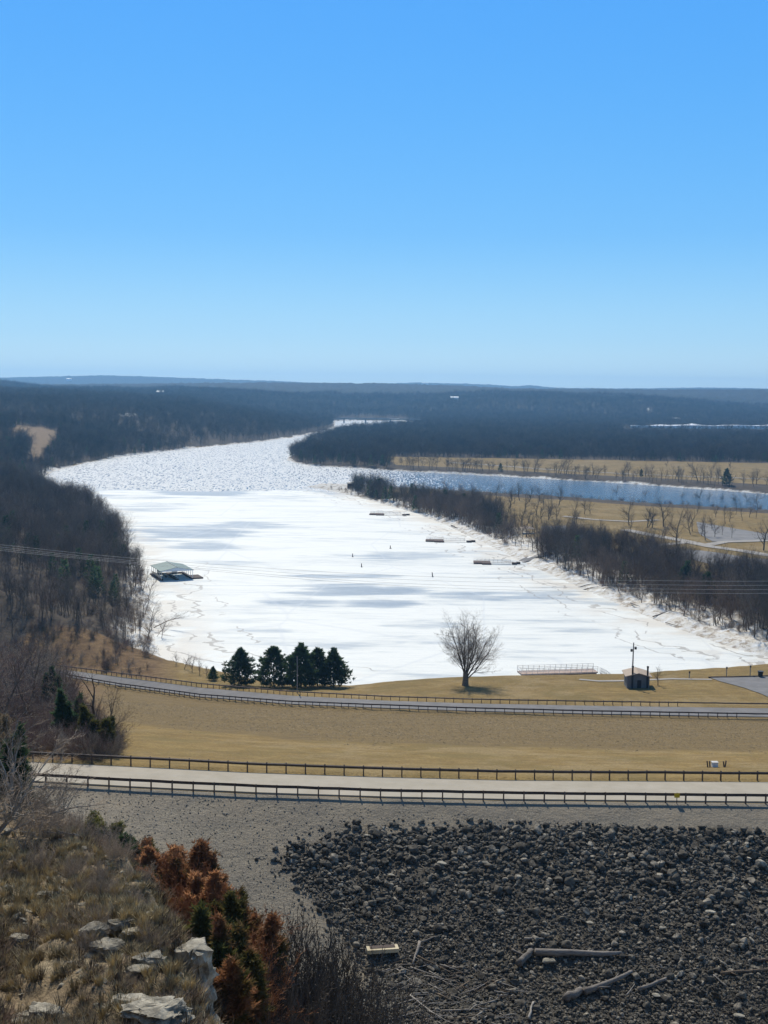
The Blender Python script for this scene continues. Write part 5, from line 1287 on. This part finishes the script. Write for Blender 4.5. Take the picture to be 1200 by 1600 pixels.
outcrop('limestone_ledge', 255, 1598, 2.6, 1.6, .9, 21, 'broken sunlit ledge at the foot of the tall pillar', .6, .1, 4)
outcrop('limestone_ledge', 210, 1462, 1.5, .8, .4, 22, 'small pale slab right of the tilted slab', .1, .05, 2)
outcrop('limestone_ledge', 215, 1530, 1.7, .9, .6, 23, 'low grey ledge between the rough block and the bottom ledge', .2, .08, 3)
outcrop('limestone_ledge', 70, 1590, 2.2, 1.0, .5, 24, 'long flat pale ledge above the bottom left corner', .0, .1, 3)
outcrop('limestone_ledge', 30, 1470, 1.2, .8, .4, 25, 'small sunlit rock high on the left edge of the bluff', .0, .05, 2)
outcrop('limestone_ledge', 350, 1590, 1.6, 1.4, 1.0, 16, 'dark broken rock in the hollow right of the pillar', .3, .1, 2, D=50)

def shrub_group(px, py, h, w_, seed, fol, label, d0=25, D=None, dens=.9, cone=1.15, tuft=.5, name='juniper_shrub', group=None):
    t_ = cedar_meshes(seed, h, w_, dens, fol, low=.02, cone=cone, tuft=tuft)
    q = hit(px, py, d0) if D is None else (ray(px, py)[0] * D, D, gz(ray(px, py)[0] * D, D))
    return tree_obj(t_, q, 1., rnd.uniform(0, 6.28), name, label, group, 'shrub')
def on(px, D): u = ray(px, 1450)[0]; return (u * D, D, gz(u * D, D))
RS = [(262, 60, 5.0, 3.4, 'cedar_rust', 'tall rust red juniper, highest of the row below the gravel'), (288, 58, 4.6, 3.2, 'cedar_rust', 'rust red juniper just right of the tallest one'), (235, 63, 4.6, 3.0, 'cedar_brown', 'brownish juniper left of the rust red ones'),
      (318, 56, 4.6, 3.2, 'cedar_rust', 'rust juniper in the middle of the row'), (345, 55, 4.4, 3.2, 'cedar_rust', 'pinkish rust juniper near the right end of the row'), (368, 53, 4.2, 2.8, 'cedar_rust', 'last rust red juniper before the green ones'),
      (205, 65, 4.2, 2.6, 'cedar_olive', 'olive juniper at the left end of the row'), (188, 64, 4.6, 1.6, 'cedar', 'narrow dark green juniper at the left of the row'), (150, 69, 3.4, 2.2, 'cedar_olive', 'olive brown juniper alone on the brow near the gravel'),
      (332, 50, 4.0, 3.0, 'cedar_olive', 'green and gold juniper right of the limestone pillar'), (365, 49, 3.6, 2.8, 'cedar_olive', 'olive juniper in front of the last rust one'), (395, 48, 3.6, 2.6, 'cedar_brown', 'brown green juniper near the bare thicket'), (412, 52, 4.2, 1.8, 'cedar_olive', 'small upright olive juniper at the right end of the row'),
      (375, 45, 2.6, 2.4, 'cedar_olive', 'low olive juniper beside the dark hollow'), (225, 58, 3.2, 2.4, 'cedar', 'shaded dark green juniper below the brow'), (270, 54, 3.0, 2.6, 'cedar_brown', 'dull brown green juniper behind the limestone pillar'), (250, 56, 2.8, 2.6, 'cedar_olive', 'dim olive juniper left of the pillar')]
TOPS = {0: 1325, 1: 1332, 2: 1335, 3: 1362, 4: 1385, 5: 1405, 6: 1330, 7: 1310, 8: 1272, 9: 1440, 10: 1440, 11: 1450, 12: 1445, 13: 1500, 14: 1385, 15: 1430, 16: 1420}
for i, (px, D, h, w_, fol, lab) in enumerate(RS):
    if 9 <= i <= 13: px -= 34
    q = on(px, D); zt = P(px, TOPS[i], D)[2]; h = max(zt - q[2], 1.2)
    if h > 6: q = (q[0], q[1], q[2]); 
    tt_ = shrub_meshes(700 + i, h, max(w_ * 1.35, h * .85) if not 9 <= i <= 13 else w_ * 1.1, 'mixed' if (fol in ('cedar_rust', 'cedar_brown') and i % 3) or i in (11, 13) else fol, 9, min(2.2, .5 * h), .30)
    tree_obj(tt_, q, 1., rnd.uniform(0, 6.28), 'juniper_shrub', lab, None, 'shrub')
    print('juniper', i, round(h, 1))
REDB = make_tree_meshes(340, 4.0, 3, dict(O_brush, n=[6, 6, 4], stems=12, fan=(.03, .35), tw=.012), m1='cedar_rust', m2='cedar_rust')
for i, (px, D, top_) in enumerate([(255, 59, 1318), (275, 58, 1322), (300, 57, 1335), (325, 55, 1362), (350, 54, 1380), (372, 53, 1400), (240, 61, 1335), (340, 52, 1420), (310, 54, 1400), (285, 55, 1390), (225, 62, 1332), (268, 57, 1350), (292, 55, 1372), (318, 53, 1405), (345, 51, 1430), (362, 50, 1440), (380, 50, 1455), (335, 49, 1470), (300, 52, 1430), (395, 49, 1480)]):
    q = on(px, D); zt = P(px, top_, D)[2]; h = max(2., min(zt - q[2], 6)); s = h / 4
    tree_obj(REDB, (q[0], q[1], zt - h), (s, s, s), rnd.uniform(0, 6.28), 'red_shrub', 'rust red twiggy shrub among the junipers below the gravel', 'rust red twiggy shrubs among the junipers', 'shrub')
THK = [make_tree_meshes(350 + i, 3.4, 3, dict(O_brush, n=[7, 6, 3], tw=.011, r0=.05, wob=.12), m1='bark', m2='thicket') for i in range(4)]
# bare thickets right of the junipers, at the foot of the riprap
for i, (px, D, top_) in enumerate([(405, 52, 1460), (415, 57, 1430), (395, 48, 1500), (440, 56, 1410), (462, 58, 1405), (480, 56, 1400), (500, 60, 1440), (520, 57, 1430), (545, 60, 1470), (468, 52, 1470), (505, 53, 1490), (530, 54, 1500), (560, 58, 1500), (585, 62, 1530), (600, 60, 1545), (425, 50, 1470), (448, 50, 1500), (490, 66, 1470), (525, 66, 1480), (575, 66, 1520), (610, 66, 1560), (640, 68, 1575)]):
    q = on(px, D); zt = P(px, top_, D)[2]; h = max(1.5, min(zt - q[2], 11)); B_ = THK[i % 4]; s = h / 3.4
    o = tree_obj(B_, (q[0], q[1], zt - h), (s * .62, s * .62, s), rnd.uniform(0, 6.28), 'bare_shrub', 'leafless many stemmed shrub in the thicket at the bottom beside the riprap', 'bare shrubs in the thicket at the bottom', 'shrub')
LS = [bpy.data.objects.new('scree_source', hull_rock('scree', 580 + i, 1, .75, .4, 14, 'limestone', bev=.05)) for i in range(5)]
n = 6000
D_ = np.sqrt(NR.uniform(32 ** 2, 80 ** 2, n)); uu_ = NR.uniform(-.38, -.10, n); xx, yy = uu_ * D_, D_
k = (yy < np.interp(uu_, [ray(p, 1400)[0] for p in (-200, 0, 200, 300, 345)], [88, 82, 56, 41, 34])) & (NR.random(n) < sstep(.42, .62, fbm(xx / 3, yy / 3, 171)) * .85 + .22); xx, yy = xx[k], yy[k]; zz = ground(xx, yy)
mass('rock_scree', np.stack([xx, yy, zz], 1), LS, .10 + .6 * NR.random(len(xx)) ** 3.5, NR.uniform(0, 6.28, len(xx)), 'broken pale limestone scree among the grass of the bluff', NR.normal(0, .3, (len(xx), 2)))
# brush and grass on the bluff
def tuft_mesh(seed, n, h, spread, col, wid=.012):
    r = np.random.default_rng(seed); a = r.uniform(0, 2 * np.pi, n); b0 = np.stack([np.cos(a), np.sin(a), np.zeros(n)], 1) * (r.random(n) * .12)[:, None]
    hh_ = h * r.uniform(.5, 1, n); ln = r.uniform(.1, 1, n) * spread; tip = b0 + np.stack([np.cos(a) * ln, np.sin(a) * ln, hh_], 1); mid = (b0 + tip) / 2 + np.array([0, 0, .12 * h]); s = np.stack([-np.sin(a), np.cos(a), np.zeros(n)], 1) * wid
    V = np.stack([b0 - s, b0 + s, mid + s * .8, mid - s * .8, tip], 1).reshape(-1, 3); Fq = []
    for i in range(n): k_ = i * 5; Fq += [(k_, k_ + 1, k_ + 2, k_ + 3), (k_ + 3, k_ + 2, k_ + 4)]
    return bpy.data.objects.new('tuft_source', mesh_np('tuft', V, Fq, col))
drygr = simple('dry_grass', (.34, .26, .13), (.60, .49, .28), 1.5, .85, vary=.3); dullgr = simple('dull_grass', (.18, .145, .08), (.34, .28, .16), 1.5, .85, vary=.35)
TF = [tuft_mesh(1, 42, .5, .28, drygr), tuft_mesh(2, 36, .42, .34, dullgr), tuft_mesh(3, 46, .6, .3, drygr), tuft_mesh(4, 36, .38, .3, dullgr), tuft_mesh(5, 30, .34, .34, dullgr)]
n = 15000
D_ = np.sqrt(NR.uniform(30 ** 2, 96 ** 2, n)); uu_ = NR.uniform(-.42, -.08, n); xx, yy = uu_ * D_, D_
lipD = np.interp(uu_, [ray(p, 1400)[0] for p in (-200, 0, 200, 300, 360, 430)], [92, 86, 66, 55, 48, 38])
k = yy < lipD; xx, yy = xx[k], yy[k]; dn = fbm(xx / 4, yy / 4, 141); k = NR.random(len(xx)) < sstep(.26, .54, dn); xx, yy = xx[k], yy[k]; zz = ground(xx, yy)
DK = [tuft_mesh(21, 40, .5, .5, simple('dark_weed', (.07, .055, .035), (.17, .13, .085), 1.5, .9, vary=.35), .008), tuft_mesh(22, 34, .4, .55, M['twig'], .008)]
k = NR.random(len(xx)) < .5 * sstep(.44, .6, fbm(xx / 5, yy / 5, 143)); mass('dead_weeds', np.stack([xx[k], yy[k], zz[k] - .04], 1) + np.array([.2, .1, 0]), DK, NR.uniform(.7, 1.5, k.sum()), NR.uniform(0, 6.28, k.sum()), 'dark dead weeds and low twigs between the dry grass')
mass('dry_grass', np.stack([xx, yy, zz - .04], 1), TF, NR.uniform(.55, 1.35, len(xx)), NR.uniform(0, 6.28, len(xx)), 'dry tan and brown grass tufts over the rocky bluff')
slgr = simple('slope_grass', (.17, .12, .06), (.33, .245, .12), 1.5, .85, vary=.3)
GT = [tuft_mesh(11, 16, .09, .30, slgr, .02), tuft_mesh(12, 16, .08, .36, slgr, .02), tuft_mesh(13, 14, .11, .26, slgr, .02)]
n = 42000
D_ = np.sqrt(NR.uniform(114 ** 2, 240 ** 2, n)); uu_ = NR.uniform(-.26, .44, n); xx, yy = uu_ * D_, D_
f1, _ = tq(T_FR, uu_); a1_, _ = tq(T_LN, uu_); s_ = (yy - f1) / (a1_ - f1); k = (s_ > .01) & (s_ < .985) & (NR.random(n) < .5 * sstep(.28, .52, s_ + (fbm(xx / 15, yy / 15, 151) - .5) * .3 + (fbm(xx / 3, yy / 3, 152) - .5) * .3)); xx, yy = xx[k], yy[k]; zz = ground(xx, yy)
mass('slope_grass', np.stack([xx, yy, zz - .03], 1), GT, NR.uniform(.5, 1.5, len(xx)), NR.uniform(0, 6.28, len(xx)), 'rough winter grass on the dam slope between the two roads')
# shrubs on the bluff and bare pale trees at the left edge
BR2 = [make_tree_meshes(330 + i, 3.0, 3, dict(O_brush, n=[6, 6, 4], stems=10, fan=(.2, .95), tw=.007), m1='bark_pale', m2='twig_tan') for i in range(3)]
q_ = 0
for i in range(80):
    px = rnd.uniform(-40, 240); D = rnd.uniform(42, 90)
    if D > np.interp(px, [-40, 0, 200, 300], [90, 84, 64, 52]): D *= .75
    q = on(px, D); s = rnd.uniform(.3, .75) * (1.1 if D > 60 else .7)
    tree_obj(BR2[i % 3], q, s, rnd.uniform(0, 6.28), 'bluff_shrub', 'low leafless grey brown shrub on the grassy top of the bluff', 'low leafless shrubs on the bluff', 'shrub')
O_pale = dict(wob=.13, up=.05, n=[7, 6, 4], start=.2, ang=(.4, 1.0), thick=1, tw=.010, r0=.09, seg=6, stems=3, fan=(.3, .9))
PT = [make_tree_meshes(360 + i, 5.5, 3, O_pale, m1='bark_pale', m2='twig_tan') for i in range(3)]
for i, (px, D, s, ax_, lab) in enumerate([(28, 66, 1.0, .35, 'pale bare tree spreading its branches over the left end of the upper road'), (-5, 60, 1.1, .2, 'pale bare tree cut off by the left edge of the photo'), (62, 70, .85, .5, 'pale bare tree leaning right toward the gravel'),
                                          (100, 72, .6, .7, 'low pale bush leaning over the brow of the bluff'), (15, 78, .8, .1, 'thin bare tree in front of the left guardrail end'), (45, 58, .6, .3, 'small pale bare bush above the tan grass')]):
    o = tree_obj(PT[i % 3], on(px, D), s, rnd.uniform(0, 6.28), 'pale_tree', lab, None); o.rotation_euler = (0, ax_, rnd.uniform(-.5, .5))
for i, (px, D, h, w_, fol, lab) in enumerate([(6, 74, 4.6, 3.0, 'cedar', 'dark green juniper at the left edge by the upper road'), (35, 80, 3.2, 2.2, 'cedar', 'small dark juniper below the left end of the near guardrail'), (-25, 88, 6.5, 4.4, 'cedar_brown', 'brown green juniper at the left edge above the road'), (62, 76, 2.0, 1.6, 'cedar_brown', 'low brown juniper amid pale branches')]):
    tree_obj(shrub_meshes(760 + i, h, w_ * 1.2, fol, 7, 1.8, .3), on(px, D), 1., 0, 'juniper_shrub', lab, None, 'shrub')
for i in range(10):
    px, py = rnd.uniform(30, 170), rnd.uniform(1300, 1400); l = rnd.uniform(25, 60); a_ = rnd.uniform(-.5, .35)
    log(px, py, px + math.cos(a_) * l, py + math.sin(a_) * l, .035, .012, 'fallen pale branch lying in the brush on top of the bluff', 2, .35, 'bark_pale', 'fallen_branch', 5, 'fallen pale branches on the bluff')

# ------------------------------------------------------------ wooded abutment left of the dam
cnt = 0
ABM = 0
ABT = [make_tree_meshes(230 + i, 12, 3, dict(O_park, r0=.17, tw=.016), m1='bark', m2=('twig_tan', 'twig_red', 'twig')[i % 3]) for i in range(5)]
for i in range(400):
    D = math.sqrt(rnd.uniform(117 ** 2, 262 ** 2)); u = rnd.uniform(-.42, -.205)
    s_lim = np.interp(D, [115, 125, 150, 200, 260], [-.226, -.230, -.246, -.262, -.275])
    a1_ = float(np.interp(u, T_LN[0], T_LN[1]))
    if u > s_lim or D > a1_ - 6: continue
    x, y = u * D, D; cnt += 1
    if cnt > 85: break
    o = tree_obj(ABT[i % 5], (x, y, gz(x, y)), rnd.uniform(.5, .85) * (1.25 if u < -.27 else .9), rnd.uniform(0, 6.28), 'abutment_tree', 'bare brown tree in the wood between the two roads at the left', 'bare trees between the two roads at the left'); lean(o, .08)
for i, (px, D, h, w_, fol, lab) in enumerate([(112, 128, 6.5, 3.2, 'cedar', 'dark green juniper in the middle of the wood left of the dam slope'), (20, 125, 6, 4.5, 'cedar_olive', 'olive juniper above the left end of the far guardrail'), (60, 122, 5, 4, 'cedar_olive', 'lower olive juniper behind the left guardrail'), (92, 120, 4, 4, 'cedar_brown', 'brown bush behind the far guardrail'),
                                              (135, 119, 4.5, 3.6, 'cedar_brown', 'brown bush near the grass edge of the left wood'), (155, 120, 5.2, 3.4, 'cedar_olive', 'olive brown juniper standing last before the dam grass'), (150, 128, 5.6, 3.6, 'cedar_brown', 'tall brown bush behind the last olive juniper'), (85, 170, 7, 3.4, 'cedar', 'dark juniper near the bend of the lower road'),
                                              (-20, 140, 8, 5, 'cedar_olive', 'large olive juniper at the left edge of the wood'), (40, 150, 6, 4, 'cedar_brown', 'brown juniper among bare trunks at the left'), (120, 136, 5, 4, 'cedar_brown', 'rusty brown bush behind the dark juniper')]):
    u = ray(px, 1150)[0]; x, y = u * D, D
    if fol == 'cedar_olive' and i != 5: continue
    if fol == 'cedar_brown' or i == 1: tree_obj(BRUSH[i % 5], (x, y, gz(x, y)), h / 3.4 * .9, i, 'abutment_shrub', lab.replace('juniper', 'leafless bush').replace('olive', 'tan'), None, 'shrub'); continue
    tree_obj(shrub_meshes(800 + i, h, w_ * 1.15, fol, 7, 1.3, .5), (x, y, gz(x, y)), 1., 0, 'abutment_shrub', lab, None, 'shrub')
u = ray(130, 1120)[0]; o = tree_obj(make_tree_meshes(91, 9.5, 2, dict(O_park, n=[5, 4], start=.45, r0=.26), m1='bark', m2='twig'), (u * 127, 127, gz(u * 127, 127)), 1., 0, 'forked_tree', 'dark forked bare tree leaning toward the lower road', None); o.rotation_euler = (0, .28, 0)
n = 4200
D_ = np.sqrt(NR.uniform(114 ** 2, 300 ** 2, n)); uu_ = NR.uniform(-.42, -.20, n); xx, yy = uu_ * D_, D_
f1, _ = tq(T_FR, uu_); a1_, _ = tq(T_LN, uu_); k = (yy > f1 + 1.2) & (yy < a1_ - 2) & (uu_ < np.interp(yy, [115, 125, 150, 200, 260], [-.225, -.229, -.248, -.268, -.278])); xx, yy = xx[k], yy[k]; zz = ground(xx, yy)
mass('abutment_brush', np.stack([xx, yy, zz - .05], 1), SRC_BRUSH, NR.uniform(.5, 1.15, len(xx)), NR.uniform(0, 6.28, len(xx)), 'tangled brown brush filling the wood at the left end of the dam')
# fallen limbs and drift lines on the snowy right bank
for i, (a, b_, c, d, r0) in enumerate([(868, 912, 885, 920, .25), (905, 925, 935, 918, .2), (1097, 1010, 1118, 1016, .35), (1122, 1020, 1146, 1026, .4), (900, 920, 925, 914, .2), (1020, 966, 1050, 955, .22), (1040, 975, 1060, 980, .18), (705, 822, 715, 826, .3), (985, 944, 1000, 950, .2), (745, 852, 765, 858, .2)]):
    p0, p1 = Vector(hit(a, b_, 260)), Vector(hit(c, d, 260))
    c0 = p0.copy(); pts = [p0 + (p1 - p0) * s + Vector((0, 0, .4 + rnd.uniform(-.1, .2))) - c0 for s in (0, .3, .65, 1)]
    o = link('beached_log', mesh_np('beached_log', *(lambda B: (B.v, B.f))(MB().tube(pts, [r0, r0 * .9, r0 * .7, r0 * .4], 6)), M['bark'] if i % 2 else M['wood_grey']), None, c0)
    tagd(o, 'dark log stranded on the rough snow of the right bank', 'driftwood', 'logs stranded on the snowy right bank')

# ------------------------------------------------------------ CAMERA, SUN, SKY, AIR
cam = bpy.data.cameras.new('camera'); co = bpy.data.objects.new('camera', cam); C.objects.link(co)
cam.sensor_fit = 'VERTICAL'; cam.sensor_height = 24.; cam.lens = 24. * F / 1600.; cam.clip_start = .5; cam.clip_end = 40000.
right = Vector((CR, SR * SP, SR * CP)); fwd = Vector((0, CP, -SP)); up = Vector((-SR, CR * SP, CR * CP))
co.matrix_world = Matrix(((right.x, up.x, -fwd.x, 0), (right.y, up.y, -fwd.y, 0), (right.z, up.z, -fwd.z, CAMZ), (0, 0, 0, 1)))
scene.camera = co
SUN_AZ, SUN_EL = math.radians(-11), math.radians(46)
sd_ = Vector((math.sin(SUN_AZ) * math.cos(SUN_EL), math.cos(SUN_AZ) * math.cos(SUN_EL), math.sin(SUN_EL)))
sl = bpy.data.lights.new('sun', 'SUN'); sl.energy = 4.6; sl.angle = math.radians(.5); sl.color = (1, .93, .80)
so = bpy.data.objects.new('sun', sl); C.objects.link(so); so.rotation_euler = sd_.to_track_quat('Z', 'Y').to_euler(); so.location = (0, 0, 300)
w = bpy.data.worlds.new('World'); scene.world = w; w.use_nodes = True
nt = w.node_tree; bg = nt.nodes['Background']; sky = nt.nodes.new('ShaderNodeTexSky'); sky.sky_type = 'NISHITA'; sky.sun_disc = False
sky.sun_elevation = SUN_EL; sky.sun_rotation = SUN_AZ; sky.altitude = 200; sky.air_density = 1.0; sky.dust_density = .1; sky.ozone_density = 1.2
hs = nt.nodes.new('ShaderNodeHueSaturation'); hs.inputs['Saturation'].default_value = 1.1; nt.links.new(sky.outputs[0], hs.inputs['Color'])
tc = nt.nodes.new('ShaderNodeTexCoord'); sp = nt.nodes.new('ShaderNodeSeparateXYZ'); nt.links.new(tc.outputs['Generated'], sp.inputs[0])
zr = nt.nodes.new('ShaderNodeValToRGB'); e = zr.color_ramp.elements; zr.color_ramp.interpolation = 'B_SPLINE'
for i_, (p_, c_) in enumerate([(0., (.72, .93, .99, 1)), (.045, (.38, .72, .98, 1)), (.13, (.115, .50, 1., 1)), (.32, (.05, .36, 1., 1))]):
    if i_ > 1: e.new(.5)
    e[i_].position = p_; e[i_].color = c_
nt.links.new(sp.outputs[2], zr.inputs['Fac'])
sc_ = nt.nodes.new('ShaderNodeVectorMath'); sc_.operation = 'SCALE'; sc_.inputs[3].default_value = 10.; nt.links.new(zr.outputs[0], sc_.inputs[0])
fr = nt.nodes.new('ShaderNodeMapRange'); fr.inputs['From Min'].default_value = .33; fr.inputs['From Max'].default_value = .6; fr.inputs['To Min'].default_value = .85; fr.inputs['To Max'].default_value = 0.; nt.links.new(sp.outputs[2], fr.inputs['Value'])
mxs = nt.nodes.new('ShaderNodeMix'); mxs.data_type = 'RGBA'; nt.links.new(fr.outputs[0], mxs.inputs[0]); nt.links.new(hs.outputs[0], mxs.inputs[6]); nt.links.new(sc_.outputs[0], mxs.inputs[7])
nt.links.new(mxs.outputs[2], bg.inputs[0]); bg.inputs[1].default_value = .10
hz = MB().box(0, 5100, 105, 16000, 10700, 240)
ho = hz.build('haze', None); me = ho.data; m = bpy.data.materials.new('haze'); m.use_nodes = True
nt = m.node_tree; nt.nodes.remove(nt.nodes['Principled BSDF']); pv = nt.nodes.new('ShaderNodeVolumePrincipled')
pv.inputs['Color'].default_value = (.30, .62, 1., 1); pv.inputs['Density'].default_value = 1.0e-4; pv.inputs['Anisotropy'].default_value = .45
nt.links.new(pv.outputs[0], nt.nodes['Material Output'].inputs['Volume']); me.materials.append(m); tagd(ho, kind='stuff')
vs = scene.view_settings; vs.view_transform = 'Standard'; vs.look = 'None'; vs.exposure = 0.; vs.gamma = 1.
scene.cycles.max_bounces = 5; scene.cycles.volume_bounces = 0; scene.cycles.diffuse_bounces = 2; scene.cycles.glossy_bounces = 2
scene.cycles.transmission_bounces = 2; scene.cycles.transparent_max_bounces = 4
scene.cycles.sample_clamp_direct = 12.; scene.cycles.sample_clamp_indirect = 3.
